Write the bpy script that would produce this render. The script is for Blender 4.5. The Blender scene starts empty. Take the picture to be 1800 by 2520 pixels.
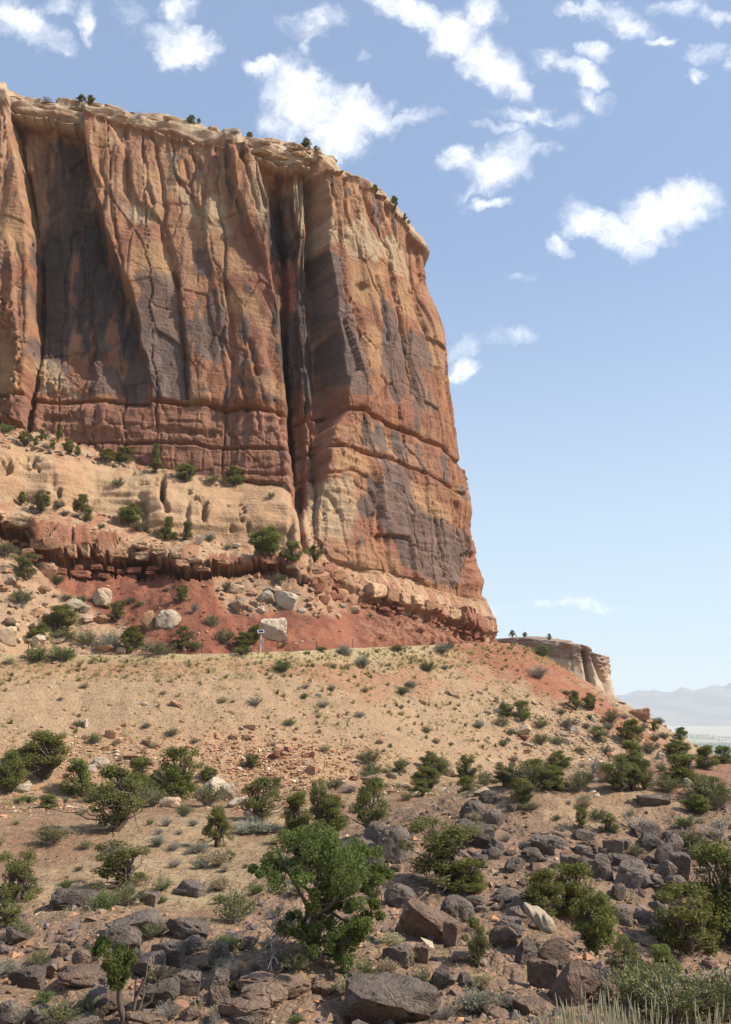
import bpy, bmesh, math, random
import numpy as np
from mathutils import Vector

# ------------------------------------------------------------------ camera, sky, sun, exposure
scene = bpy.context.scene
C = scene.collection
FPX = 2175.0                      # focal length in pixels of the 1800 x 2520 photograph
PITCH = math.radians(11.9)
CP, SP = math.cos(PITCH), math.sin(PITCH)
cam_d = bpy.data.cameras.new('camera')
cam_d.sensor_fit = 'VERTICAL'
cam_d.sensor_height = 36.0
cam_d.lens = 36.0 * FPX / 2520.0
cam_d.clip_start = 0.1
cam_d.clip_end = 90000.0
cam = bpy.data.objects.new('camera', cam_d)
cam.location = (0, 0, 0)
cam.rotation_euler = (math.radians(90) + PITCH, 0, 0)
C.objects.link(cam)
scene.camera = cam

SUN_ROT = math.radians(100)       # clockwise from the view direction: low right, a little behind the camera
SUN_EL = math.radians(43)
world = bpy.data.worlds.new('World')
scene.world = world
world.use_nodes = True
SKY_STRENGTH = 0.118

sun_d = bpy.data.lights.new('sun', 'SUN')
sun_d.energy = 5.0
sun_d.angle = math.radians(0.53)
sun_d.color = (1.0, 0.92, 0.81)
sun = bpy.data.objects.new('sun', sun_d)
to_sun = Vector((math.sin(SUN_ROT) * math.cos(SUN_EL), math.cos(SUN_ROT) * math.cos(SUN_EL), math.sin(SUN_EL)))
sun.rotation_euler = to_sun.to_track_quat('Z', 'Y').to_euler()
sun.location = (60, -20, 80)
C.objects.link(sun)

scene.view_settings.view_transform = 'Standard'
scene.view_settings.look = 'None'
scene.view_settings.exposure = 0.32
scene.view_settings.gamma = 1.0
scene.view_settings.use_curve_mapping = False
scene.cycles.use_denoising = True
scene.cycles.denoiser = 'OPENIMAGEDENOISE'
scene.cycles.denoising_input_passes = 'RGB_ALBEDO_NORMAL'
scene.cycles.denoising_prefilter = 'ACCURATE'
scene.cycles.max_bounces = 4
scene.cycles.diffuse_bounces = 1
scene.cycles.transparent_max_bounces = 8
scene.cycles.volume_bounces = 1
scene.cycles.use_adaptive_sampling = True
scene.cycles.adaptive_threshold = 0.02

def ray(u, v):
    """pixel of the photograph -> direction (X, Y, Z) with forward component 1"""
    x = (np.asarray(u, float) - 900.0) / FPX
    y = (1260.0 - np.asarray(v, float)) / FPX
    return x, CP - y * SP, SP + y * CP

def proj(X, Y, Z):
    fw = Y * CP + Z * SP
    up = -Y * SP + Z * CP
    fw = np.where(fw < 0.5, 0.5, fw)
    return 900.0 + FPX * X / fw, 1260.0 - FPX * up / fw, fw

def unit_dir(u, v):
    x, y, z = ray(u, v)
    n = math.sqrt(x * x + y * y + z * z)
    return Vector((x / n, y / n, z / n))

# ---- node helpers
class NB:
    def __init__(self, tree):
        self.t = tree
        self.n = tree.nodes
        self.l = tree.links
    def node(self, typ, **kw):
        nd = self.n.new(typ)
        for k, v in kw.items():
            setattr(nd, k, v)
        return nd
    def put(self, sock, val):
        if isinstance(val, bpy.types.NodeSocket):
            self.l.new(val, sock)
        elif val is not None:
            if sock.type == 'RGBA' and len(val) == 3:
                val = (*val, 1)
            sock.default_value = val
    def math(self, op, a, b=None, c=None, clamp=False):
        nd = self.node('ShaderNodeMath', operation=op, use_clamp=clamp)
        self.put(nd.inputs[0], a)
        if b is not None: self.put(nd.inputs[1], b)
        if c is not None: self.put(nd.inputs[2], c)
        return nd.outputs[0]
    def vm(self, op, a, b=None, out=0):
        nd = self.node('ShaderNodeVectorMath', operation=op)
        self.put(nd.inputs[0], a)
        if b is not None:
            self.put(nd.inputs[3] if op == 'SCALE' else nd.inputs[1], b)
        return nd.outputs['Value'] if op in ('DOT_PRODUCT', 'LENGTH') else nd.outputs[0]
    def noise(self, vec, scale, detail=4, rough=0.55, dist=0.0, color=False):
        nd = self.node('ShaderNodeTexNoise')
        if vec is not None: self.put(nd.inputs['Vector'], vec)
        nd.inputs['Scale'].default_value = scale
        nd.inputs['Detail'].default_value = detail
        nd.inputs['Roughness'].default_value = rough
        nd.inputs['Distortion'].default_value = dist
        return nd.outputs['Color' if color else 'Fac']
    def vor(self, vec, scale, feature='F1', out='Distance', rnd=1.0):
        nd = self.node('ShaderNodeTexVoronoi', feature=feature)
        self.put(nd.inputs['Vector'], vec)
        nd.inputs['Scale'].default_value = scale
        nd.inputs['Randomness'].default_value = rnd
        return nd.outputs[out]
    def ramp(self, fac, stops, interp='LINEAR'):
        nd = self.node('ShaderNodeValToRGB')
        cr = nd.color_ramp
        cr.interpolation = interp
        while len(cr.elements) < len(stops): cr.elements.new(0.5)
        for e, (p, c) in zip(cr.elements, stops):
            e.position = p
            e.color = (c, c, c, 1) if isinstance(c, (int, float)) else (*c, 1)
        self.put(nd.inputs[0], fac)
        return nd.outputs[0]
    def maprange(self, x, a, b, c=0.0, d=1.0, smooth=False):
        nd = self.node('ShaderNodeMapRange', clamp=True)
        if smooth: nd.interpolation_type = 'SMOOTHSTEP'
        self.put(nd.inputs[0], x)
        for i, q in enumerate((a, b, c, d)): nd.inputs[1 + i].default_value = q
        return nd.outputs[0]
    def mix(self, fac, a, b, blend='MIX'):
        nd = self.node('ShaderNodeMix', data_type='RGBA', blend_type=blend)
        self.put(nd.inputs[0], fac)
        self.put(nd.inputs[6], a)
        self.put(nd.inputs[7], b)
        return nd.outputs[2]
    def mapping(self, vec, scale=(1, 1, 1), rot=(0, 0, 0)):
        nd = self.node('ShaderNodeMapping')
        self.put(nd.inputs[0], vec)
        nd.inputs['Rotation'].default_value = rot
        nd.inputs['Scale'].default_value = scale
        return nd.outputs[0]
    def bump(self, height, strength, dist, normal=None):
        nd = self.node('ShaderNodeBump')
        nd.inputs['Strength'].default_value = strength
        nd.inputs['Distance'].default_value = dist
        self.put(nd.inputs['Height'], height)
        if normal is not None: self.put(nd.inputs['Normal'], normal)
        return nd.outputs[0]

# ---- sky with scattered fair-weather clouds (directions on the sky, not on the screen)
CLOUDS = [  # centre u, v, half width, half height, tilt (deg, clockwise in the picture), strength
 (55, 55, 105, 58, 35, 1.0), (125, 95, 60, 40, 35, .9), (213, 60, 24, 62, 10, .8), (165, 12, 70, 24, 0, .7),
 (322, 30, 44, 52, -30, .62), (443, 15, 46, 60, 0, .95), (450, 108, 92, 58, 8, 1.1), (405, 75, 48, 36, 0, .9),
 (770, 55, 88, 46, -25, .68), (752, 118, 18, 42, 0, .55), (740, 235, 140, 80, 20, 1.25), (650, 170, 62, 34, 12, 1.1),
 (832, 335, 82, 74, -25, 1.2), (905, 280, 110, 50, 14, 1.1), (1010, 305, 80, 26, 10, .75), (690, 310, 70, 42, 30, .7),
 (1020, 30, 125, 48, 25, 1.2), (1113, 80, 95, 66, 30, 1.25), (1213, 160, 100, 62, 30, 1.25), (1272, 205, 42, 46, 0, 1.0),
 (955, 5, 85, 34, 20, .9), (1185, 35, 62, 52, 30, 1.1), (905, 142, 30, 24, -45, .6),
 (1429, 180, 80, 33, 18, 1.15), (1441, 122, 46, 26, 15, .75), (1335, 132, 46, 40, -40, .65), (1470, 252, 56, 26, 15, .62),
 (1542, 55, 76, 42, 25, 1.05), (1622, 102, 44, 15, 10, .9), (1435, 18, 66, 20, 10, .66), (1670, 18, 95, 30, 10, .62),
 (1763, 47, 52, 24, 15, .66), (1722, 135, 46, 18, 12, .6), (1704, 184, 25, 20, 0, .85), (1786, 146, 24, 20, 0, .7),
 (1224, 404, 98, 62, -15, 1.2), (1125, 404, 48, 32, -10, 1.05), (1320, 362, 74, 14, -8, .55), (1201, 500, 62, 15, 4, .8),
 (1142, 470, 36, 20, -20, .65), (1289, 275, 94, 26, -8, .62), (1377, 292, 72, 24, -8, .62), (1224, 316, 62, 15, -6, .58),
 (1650, 525, 128, 76, -4, 1.35), (1525, 575, 84, 48, 15, 1.2), (1432, 540, 60, 56, 25, 1.15), (1398, 610, 44, 26, 20, .95),
 (1705, 497, 76, 58, 10, 1.2), (1131, 853, 62, 24, -15, .6), (1256, 837, 74, 24, 0, .66), (1138, 905, 52, 30, -20, .85),
 (1341, 1487, 150, 12, -3, .42), (1300, 688, 40, 12, 0, .45), (1465, 1490, 60, 7, -3, .34),
]
def build_world():
    t = world.node_tree
    for nd in list(t.nodes): t.nodes.remove(nd)
    b = NB(t)
    sky = b.node('ShaderNodeTexSky', sky_type='NISHITA')
    sky.sun_disc = False
    sky.sun_elevation = SUN_EL
    sky.sun_rotation = SUN_ROT
    sky.altitude = 1500
    sky.air_density = 1.0
    sky.dust_density = 2.6
    sky.ozone_density = 1.6
    d = b.vm('NORMALIZE', b.node('ShaderNodeTexCoord').outputs['Generated'])
    # gnomonic coordinates about one fixed compass direction: every cloud is an ellipse there
    fwd = b.math('MAXIMUM', b.vm('DOT_PRODUCT', d, (0, CP, SP)), 0.05)
    cx = b.math('DIVIDE', b.vm('DOT_PRODUCT', d, (1, 0, 0)), fwd)
    cy = b.math('DIVIDE', b.vm('DOT_PRODUCT', d, (0, SP, -CP)), fwd)
    cb = b.node('ShaderNodeCombineXYZ')
    t.links.new(cx, cb.inputs[0]); t.links.new(cy, cb.inputs[1])
    P0 = cb.outputs[0]
    n1 = b.noise(P0, 9.0, 3, 0.55, 0.0, color=True)
    n2 = b.noise(P0, 42.0, 3, 0.6, 0.0, color=True)
    wv = b.vm('ADD', b.vm('SCALE', b.vm('SUBTRACT', n1, (.5, .5, .5)), 0.050), b.vm('SCALE', b.vm('SUBTRACT', n2, (.5, .5, .5)), 0.030))
    dw = b.vm('ADD', P0, wv)
    def turned(a):
        nd = b.node('ShaderNodeVectorRotate', rotation_type='Z_AXIS')
        b.put(nd.inputs['Vector'], dw); nd.inputs['Angle'].default_value = a
        return nd.outputs[0]
    bases = {k: (dw if k == 0 else turned(math.radians(-k))) for k in (0, 28, -22)}
    field = None
    for (u, v, rx, ry, tilt, s) in CLOUDS:
        k = 28 if tilt > 13 else -22 if tilt < -11 else 0
        x, y = (u - 900) / FPX, (v - 1260) / FPX
        a = math.radians(-k)
        x, y = x * math.cos(a) - y * math.sin(a), x * math.sin(a) + y * math.cos(a)
        ex, ey = FPX / (rx * 1.12), FPX / (ry * 1.12)
        nd = b.node('ShaderNodeVectorMath', operation='MULTIPLY_ADD')
        t.links.new(bases[k], nd.inputs[0])
        nd.inputs[1].default_value = (ex, ey, 0)
        nd.inputs[2].default_value = (-x * ex, -y * ey, 0)
        f = b.math('MULTIPLY_ADD', b.vm('DOT_PRODUCT', nd.outputs[0], nd.outputs[0]), -s, s)
        field = f if field is None else b.math('MAXIMUM', field, f)
    sep = b.node('ShaderNodeSeparateXYZ')
    t.links.new(d, sep.inputs[0])
    # the same kind of cloud goes on around the rest of the sky
    axis = Vector((0, CP, SP))
    off = b.maprange(b.vm('DOT_PRODUCT', d, tuple(axis)), 0.80, 0.74, 0.0, 1.0, smooth=True)
    zz = b.math('ADD', b.math('MAXIMUM', sep.outputs['Z'], 0.0), 0.25)
    comb = b.node('ShaderNodeCombineXYZ')
    t.links.new(b.math('DIVIDE', sep.outputs['X'], zz), comb.inputs[0])
    t.links.new(b.math('DIVIDE', sep.outputs['Y'], zz), comb.inputs[1])
    gen = b.maprange(b.noise(comb.outputs[0], 1.7, 4, 0.55), 0.60, 0.80, -0.6, 1.2)
    low = b.maprange(sep.outputs['Z'], 0.15, 0.35, -1.5, 0.0)
    gen = b.math('ADD', gen, low)
    field = b.math('ADD', b.math('MULTIPLY', field, b.math('SUBTRACT', 1.0, off)), b.math('MULTIPLY', gen, off))
    n3 = b.noise(dw, 24.0, 5, 0.62)
    n4 = b.noise(dw, 110.0, 3, 0.6)
    tex = b.math('ADD', b.math('MULTIPLY', b.math('SUBTRACT', n3, 0.5), 1.9), b.math('MULTIPLY', b.math('SUBTRACT', n4, 0.5), 0.40))
    dens = b.maprange(b.math('ADD', field, tex), -0.05, 1.50, 0.0, 1.0, smooth=True)
    shade = b.mix(b.maprange(n3, 0.35, 0.65), (7.6, 7.95, 8.5), (9.4, 9.4, 9.4))
    skyc = b.mix(0.30, sky.outputs[0], (5.2, 6.9, 9.9))
    skyc = b.mix(b.maprange(sep.outputs['Z'], 0.0, 0.52, 0.72, 0.0, smooth=True), skyc, (5.0, 6.1, 6.7))
    col = b.mix(b.math('MULTIPLY', dens, 0.97), skyc, shade)
    bg = b.node('ShaderNodeBackground')
    t.links.new(col, bg.inputs[0])
    bg.inputs[1].default_value = SKY_STRENGTH
    out = b.node('ShaderNodeOutputWorld')
    t.links.new(bg.outputs[0], out.inputs[0])
build_world()
world.cycles.sampling_method = 'MANUAL'
world.cycles.sample_map_resolution = 512

# ------------------------------------------------------------------ numeric helpers
rng = np.random.default_rng(7)
R = random.Random(11)

def _h(ix, iy, iz, seed):
    x = (ix.astype(np.int64) * 374761393 + iy.astype(np.int64) * 668265263 + iz.astype(np.int64) * 2147483647 + seed * 974634777) & 0xFFFFFFFF
    x = ((x ^ (x >> 13)) * 1274126177) & 0xFFFFFFFF
    x = ((x ^ (x >> 16)) * 2246822519) & 0xFFFFFFFF
    return ((x ^ (x >> 15)) & 0xFFFFFF).astype(np.float32) / 8388607.5 - 1.0

def vnoise(x, y, z=None, seed=0):
    x = np.asarray(x, float); y = np.asarray(y, float)
    z = np.zeros_like(x) if z is None else np.asarray(z, float)
    x, y, z = np.broadcast_arrays(x, y, z)
    fx, fy, fz = np.floor(x), np.floor(y), np.floor(z)
    ix, iy, iz = fx.astype(np.int64), fy.astype(np.int64), fz.astype(np.int64)
    tx, ty, tz = x - fx, y - fy, z - fz
    tx = tx * tx * (3 - 2 * tx); ty = ty * ty * (3 - 2 * ty); tz = tz * tz * (3 - 2 * tz)
    def L(a, b, t): return a + (b - a) * t
    c00 = L(_h(ix, iy, iz, seed), _h(ix + 1, iy, iz, seed), tx)
    c10 = L(_h(ix, iy + 1, iz, seed), _h(ix + 1, iy + 1, iz, seed), tx)
    c01 = L(_h(ix, iy, iz + 1, seed), _h(ix + 1, iy, iz + 1, seed), tx)
    c11 = L(_h(ix, iy + 1, iz + 1, seed), _h(ix + 1, iy + 1, iz + 1, seed), tx)
    return L(L(c00, c10, ty), L(c01, c11, ty), tz)

def vnoise2(x, y, seed=0):
    x = np.asarray(x, float); y = np.asarray(y, float)
    x, y = np.broadcast_arrays(x, y)
    fx, fy = np.floor(x), np.floor(y)
    ix, iy = fx.astype(np.int64), fy.astype(np.int64)
    iz = np.zeros_like(ix)
    tx, ty = x - fx, y - fy
    tx = tx * tx * (3 - 2 * tx); ty = ty * ty * (3 - 2 * ty)
    a = _h(ix, iy, iz, seed); b = _h(ix + 1, iy, iz, seed)
    c = _h(ix, iy + 1, iz, seed); d = _h(ix + 1, iy + 1, iz, seed)
    a = a + (b - a) * tx; c = c + (d - c) * tx
    return a + (c - a) * ty

def fbm2(x, y, octv=4, seed=0, gain=0.5):
    s, a, f = 0.0, 1.0, 1.0
    for i in range(octv):
        s = s + a * vnoise2(x * f + 17.3 * i, y * f - 9.1 * i, seed + i)
        a *= gain; f *= 2.03
    return s

def fbm3(x, y, z, octv=4, seed=0, gain=0.5):
    s, a, f = 0.0, 1.0, 1.0
    for i in range(octv):
        s = s + a * vnoise(x * f + 17.3 * i, y * f - 9.1 * i, z * f + 3.7 * i, seed + i)
        a *= gain; f *= 2.03
    return s

def cells(x, y, seed=0, jit=0.85):
    """2-D Voronoi: distance to border-ish (F2-F1), random value of the cell"""
    x = np.asarray(x, float); y = np.asarray(y, float)
    fx, fy = np.floor(x).astype(np.int64), np.floor(y).astype(np.int64)
    f1 = np.full(x.shape, 9.0); f2 = np.full(x.shape, 9.0); val = np.zeros(x.shape)
    zero = np.zeros_like(fx)
    for dx in (-1, 0, 1):
        for dy in (-1, 0, 1):
            cx, cy = fx + dx, fy + dy
            px = cx + 0.5 + 0.5 * jit * _h(cx, cy, zero, seed)
            py = cy + 0.5 + 0.5 * jit * _h(cx, cy, zero, seed + 91)
            d = np.hypot(px - x, py - y)
            r = _h(cx, cy, zero, seed + 55)
            near = d < f1
            f2 = np.where(near, f1, np.minimum(f2, d))
            val = np.where(near, r, val)
            f1 = np.where(near, d, f1)
    return f2 - f1, val

def sstep(a, b, x):
    t = np.clip((x - a) / (b - a), 0, 1)
    return t * t * (3 - 2 * t)

def lerp(a, b, t): return a + (b - a) * t

def pl(pts):
    """poly-line (u, v) -> interpolating function of u"""
    p = np.array(pts, float)
    return lambda u: np.interp(u, p[:, 0], p[:, 1])

def segdist(u, v, pts):
    best = np.full(u.shape, 1e9)
    for (x0, y0), (x1, y1) in zip(pts[:-1], pts[1:]):
        dx, dy = x1 - x0, y1 - y0
        t = np.clip(((u - x0) * dx + (v - y0) * dy) / (dx * dx + dy * dy + 1e-9), 0, 1)
        best = np.minimum(best, np.hypot(u - x0 - t * dx, v - y0 - t * dy))
    return best

def polymask(u, v, poly, soft):
    """1 inside the polygon, fading to 0 across +-soft"""
    p = np.array(poly, float)
    lo, hi = p.min(0) - soft * 2, p.max(0) + soft * 2
    out = np.zeros(u.shape)
    sel = (u > lo[0]) & (u < hi[0]) & (v > lo[1]) & (v < hi[1])
    if not sel.any(): return out
    uu, vv = u[sel], v[sel]
    ins = np.zeros(uu.shape, bool)
    n = len(p)
    for i in range(n):
        x0, y0 = p[i]; x1, y1 = p[(i + 1) % n]
        c = (y0 > vv) != (y1 > vv)
        xi = x0 + (vv - y0) * (x1 - x0) / (y1 - y0 if y1 != y0 else 1e-9)
        ins ^= c & (uu < xi)
    d = segdist(uu, vv, list(map(tuple, p)) + [tuple(p[0])])
    d = np.where(ins, d, -d)
    out[sel] = sstep(-soft, soft, d)
    return out

# ------------------------------------------------------------------ object helpers
def tag(o, label=None, cat=None, group=None, kind=None):
    if label: o['label'] = label
    if cat: o['category'] = cat
    if group: o['group'] = group
    if kind: o['kind'] = kind
    return o

def mesh_data(name, V, F, col=None, smooth=True):
    V = np.asarray(V, np.float32); F = np.asarray(F, np.int32)
    me = bpy.data.meshes.new(name)
    k = F.shape[1]
    me.vertices.add(len(V)); me.vertices.foreach_set('co', V.ravel())
    me.loops.add(F.size); me.loops.foreach_set('vertex_index', F.ravel())
    me.polygons.add(len(F))
    me.polygons.foreach_set('loop_start', np.arange(0, F.size, k, dtype=np.int32))
    me.polygons.foreach_set('use_smooth', np.full(len(F), smooth, bool))
    me.update(calc_edges=True)
    if col is not None:
        ca = me.color_attributes.new('Col', 'FLOAT_COLOR', 'POINT')
        rgba = np.ones((len(V), 4), np.float32)
        rgba[:, :3] = np.clip(col, 0, 1)
        ca.data.foreach_set('color', rgba.ravel())
    return me

def link(name, me, mat=None, parent=None):
    o = bpy.data.objects.new(name, me)
    C.objects.link(o)
    if mat is not None and not me.materials: me.materials.append(mat)
    if parent is not None: o.parent = parent
    return o

def mk(name, V, F, mat, parent=None, col=None, smooth=True):
    return link(name, mesh_data(name, V, F, col, smooth), mat, parent)

def empty(name, loc=(0, 0, 0), rz=0.0, scale=(1, 1, 1)):
    o = bpy.data.objects.new(name, None)
    o.empty_display_size = 0.3
    o.location = loc; o.rotation_euler = (0, 0, rz); o.scale = scale
    C.objects.link(o)
    return o

def subset(V, F, keep, *attrs):
    f = F[keep]
    ids, inv = np.unique(f, return_inverse=True)
    return (V[ids], inv.reshape(f.shape)) + tuple(a[ids] for a in attrs)

# ------------------------------------------------------------------ materials
def new_mat(name):
    m = bpy.data.materials.new(name)
    m.use_nodes = True
    t = m.node_tree
    for nd in list(t.nodes): t.nodes.remove(nd)
    b = NB(t)
    out = b.node('ShaderNodeOutputMaterial')
    p = b.node('ShaderNodeBsdfPrincipled')
    t.links.new(p.outputs[0], out.inputs[0])
    p.inputs['Roughness'].default_value = 0.9
    p.inputs['Specular IOR Level'].default_value = 0.15
    return m, b, p, out

def attr_col(b):
    a = b.node('ShaderNodeAttribute')
    a.attribute_name = 'Col'
    return a.outputs['Color']

def mat_cliff():
    m, b, p, out = new_mat('sandstone')
    co = b.node('ShaderNodeTexCoord').outputs['Object']
    col = attr_col(b)
    tall = b.mapping(co, (1, 1, 0.16))
    flat = b.mapping(co, (0.12, 0.12, 1.6))
    n1 = b.noise(co, 0.35, 3, 0.6)
    n2 = b.noise(tall, 0.9, 4, 0.62)
    n3 = b.noise(flat, 1.1, 3, 0.55)
    n4 = b.noise(co, 3.0, 3, 0.68)
    k = b.math('ADD', b.math('MULTIPLY', n1, 0.55), b.math('MULTIPLY', n2, 0.6))
    k = b.math('ADD', k, b.math('MULTIPLY', n3, 0.35))
    k = b.math('ADD', k, b.math('MULTIPLY', n4, 0.35))
    var = b.maprange(k, 0.55, 1.30, 0.66, 1.34)
    # colour x value variation
    cc = b.node('ShaderNodeCombineColor')
    for i in range(3): b.l.new(var, cc.inputs[i])
    c = b.mix(1.0, col, cc.outputs[0], 'MULTIPLY')
    warm = b.mix(b.maprange(n2, 0.42, 0.62, 0, 0.35), c, b.mix(1.0, c, (1.12, 0.92, 0.80), 'MULTIPLY'))
    b.l.new(warm, p.inputs['Base Color'])
    h = b.math('ADD', b.math('MULTIPLY', n4, 0.5), b.math('MULTIPLY', b.noise(co, 1.1, 4, 0.64), 1.0))
    h = b.math('ADD', h, b.math('MULTIPLY', n3, 0.6))
    h = b.math('ADD', h, b.math('MULTIPLY', n2, 0.5))
    b.l.new(b.bump(h, 0.65, 0.55), p.inputs['Normal'])
    return m

def mat_ground():
    m, b, p, out = new_mat('desert_soil')
    co = b.node('ShaderNodeTexCoord').outputs['Object']
    col = attr_col(b)
    n1 = b.noise(co, 0.6, 3, 0.6)
    n2 = b.noise(co, 5.0, 3, 0.65)
    v1 = b.vor(co, 3.2, 'F1', 'Color')
    v2 = b.vor(co, 9.0, 'F1', 'Color')
    g1 = b.node('ShaderNodeSeparateColor'); b.l.new(v1, g1.inputs[0])
    g2 = b.node('ShaderNodeSeparateColor'); b.l.new(v2, g2.inputs[0])
    k = b.math('ADD', b.math('MULTIPLY', n1, 0.6), b.math('MULTIPLY', n2, 0.5))
    k = b.math('ADD', k, b.math('MULTIPLY', g1.outputs[0], 0.25))
    k = b.math('ADD', k, b.math('MULTIPLY', g2.outputs[0], 0.30))
    var = b.maprange(k, 0.5, 1.15, 0.68, 1.32)
    cc = b.node('ShaderNodeCombineColor')
    for i in range(3): b.l.new(var, cc.inputs[i])
    c = b.mix(1.0, col, cc.outputs[0], 'MULTIPLY')
    chips = b.maprange(g2.outputs[1], 0.86, 0.93, 0.0, 0.55)
    c = b.mix(chips, c, b.mix(1.0, c, (1.45, 1.38, 1.28), 'MULTIPLY'))
    b.l.new(c, p.inputs['Base Color'])
    h = b.math('ADD', n2, b.math('MULTIPLY', v1.node.outputs['Distance'], -0.5))
    h = b.math('ADD', h, b.math('MULTIPLY', v2.node.outputs['Distance'], -0.35))
    b.l.new(b.bump(h, 0.8, 0.16), p.inputs['Normal'])
    return m

def mat_rock(name, c0, c1, scale=1.0, lichen=None, bump=0.5):
    m, b, p, out = new_mat(name)
    g = b.node('ShaderNodeNewGeometry').outputs['Position']
    oi = b.node('ShaderNodeObjectInfo')
    n1 = b.noise(g, 1.1 * scale, 4, 0.62)
    n2 = b.noise(g, 7.0 * scale, 4, 0.65)
    n3 = b.noise(g, 24.0 * scale, 2, 0.6)
    k = b.math('ADD', b.math('MULTIPLY', n1, 0.9), b.math('MULTIPLY', n2, 0.45))
    c = b.mix(b.maprange(k, 0.45, 0.92), c0, c1)
    v = b.math('MULTIPLY_ADD', oi.outputs['Random'], 0.45, 0.78)
    cc = b.node('ShaderNodeCombineColor')
    for i in range(3): b.l.new(v, cc.inputs[i])
    c = b.mix(1.0, c, cc.outputs[0], 'MULTIPLY')
    if lichen:
        c = b.mix(b.maprange(b.noise(g, 3.3 * scale, 5, 0.7), 0.56, 0.66, 0, 0.75), c, lichen)
    b.l.new(c, p.inputs['Base Color'])
    h = b.math('ADD', n2, b.math('MULTIPLY', n3, 0.4))
    h = b.math('ADD', h, b.math('MULTIPLY', n1, 1.0))
    ck = b.maprange(b.vor(b.vm('ADD', g, b.vm('SCALE', b.noise(g, 2.0, 3, 0.5, color=True), 0.5)), 0.9 * scale, 'DISTANCE_TO_EDGE'), 0.0, 0.035)
    h = b.math('ADD', h, b.math('MULTIPLY', ck, 0.25))
    b.l.new(b.bump(h, bump, 0.22), p.inputs['Normal'])
    return m

def mat_vcol(name, rough=0.9, trans=0.0, hue=0.0, val=0.25):
    """vertex colour with a small random change for every object"""
    m, b, p, out = new_mat(name)
    oi = b.node('ShaderNodeObjectInfo')
    hs = b.node('ShaderNodeHueSaturation')
    b.l.new(b.math('MULTIPLY_ADD', oi.outputs['Random'], hue, 0.5 - hue / 2), hs.inputs['Hue'])
    b.l.new(b.math('MULTIPLY_ADD', oi.outputs['Random'], val, 1.0 - val / 2), hs.inputs['Value'])
    b.l.new(attr_col(b), hs.inputs['Color'])
    c = hs.outputs[0]
    b.l.new(c, p.inputs['Base Color'])
    p.inputs['Roughness'].default_value = rough
    p.inputs['Specular IOR Level'].default_value = 0.04
    if trans > 0:
        tr = b.node('ShaderNodeBsdfTranslucent')
        b.l.new(c, tr.inputs[0])
        mx = b.node('ShaderNodeMixShader')
        mx.inputs[0].default_value = trans
        b.l.new(p.outputs[0], mx.inputs[1]); b.l.new(tr.outputs[0], mx.inputs[2])
        b.l.new(mx.outputs[0], out.inputs[0])
    return m

def mat_plain(name, c0, c1=None, scale=8.0, rough=0.6, metal=0.0):
    m, b, p, out = new_mat(name)
    co = b.node('ShaderNodeTexCoord').outputs['Object']
    c1 = c1 or tuple(x * 0.75 for x in c0)
    b.l.new(b.mix(b.noise(co, scale, 4, 0.6), c0, c1), p.inputs['Base Color'])
    p.inputs['Roughness'].default_value = rough
    p.inputs['Metallic'].default_value = metal
    return m

M = dict(
    cliff=mat_cliff(),
    ground=mat_ground(),
    dark=mat_rock('dark_gneiss', (0.080, 0.065, 0.055), (0.250, 0.192, 0.152), 1.0, (0.21, 0.175, 0.115), 0.8),
    pink=mat_rock('pink_granite', (0.130, 0.088, 0.064), (0.30, 0.20, 0.14), 1.0, (0.13, 0.105, 0.085), 0.8),
    tan=mat_rock('tan_sandstone', (0.34, 0.235, 0.145), (0.50, 0.37, 0.245), 1.0),
    orange=mat_rock('orange_sandstone', (0.31, 0.165, 0.095), (0.45, 0.26, 0.155), 1.0),
    red=mat_rock('red_mudstone', (0.18, 0.068, 0.042), (0.32, 0.14, 0.085), 1.0),
    pale=mat_rock('pale_sandstone', (0.36, 0.28, 0.195), (0.53, 0.43, 0.315), 1.0),
    capst=mat_rock('cap_sandstone', (0.34, 0.20, 0.11), (0.56, 0.40, 0.25), 1.0),
    stones=mat_vcol('stone_chips', 0.9, 0, 0, 0.0),
    leaf=mat_vcol('juniper_foliage', 0.75, 0.42, 0.03, 0.30),
    bush=mat_vcol('shrub_foliage', 0.85, 0.2, 0.03, 0.35),
    straw=mat_vcol('dry_grass', 0.85, 0.45, 0.02, 0.30),
    bark=mat_plain('juniper_bark', (0.085, 0.062, 0.048), (0.16, 0.12, 0.095), 6.0, 0.95),
    deadwood=mat_plain('weathered_wood', (0.22, 0.185, 0.16), (0.40, 0.36, 0.32), 6.0, 0.95),
    steel=mat_plain('rusted_steel', (0.06, 0.045, 0.04), (0.10, 0.07, 0.055), 30.0, 0.7),
    white=mat_plain('white_paint', (0.78, 0.78, 0.76), (0.66, 0.66, 0.64), 12.0, 0.5),
    panel=mat_plain('solar_cells', (0.02, 0.025, 0.045), (0.03, 0.035, 0.06), 10.0, 0.25),
    grey=mat_plain('grey_metal', (0.42, 0.43, 0.44), (0.34, 0.35, 0.36), 10.0, 0.45, 0.3),
)

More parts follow.
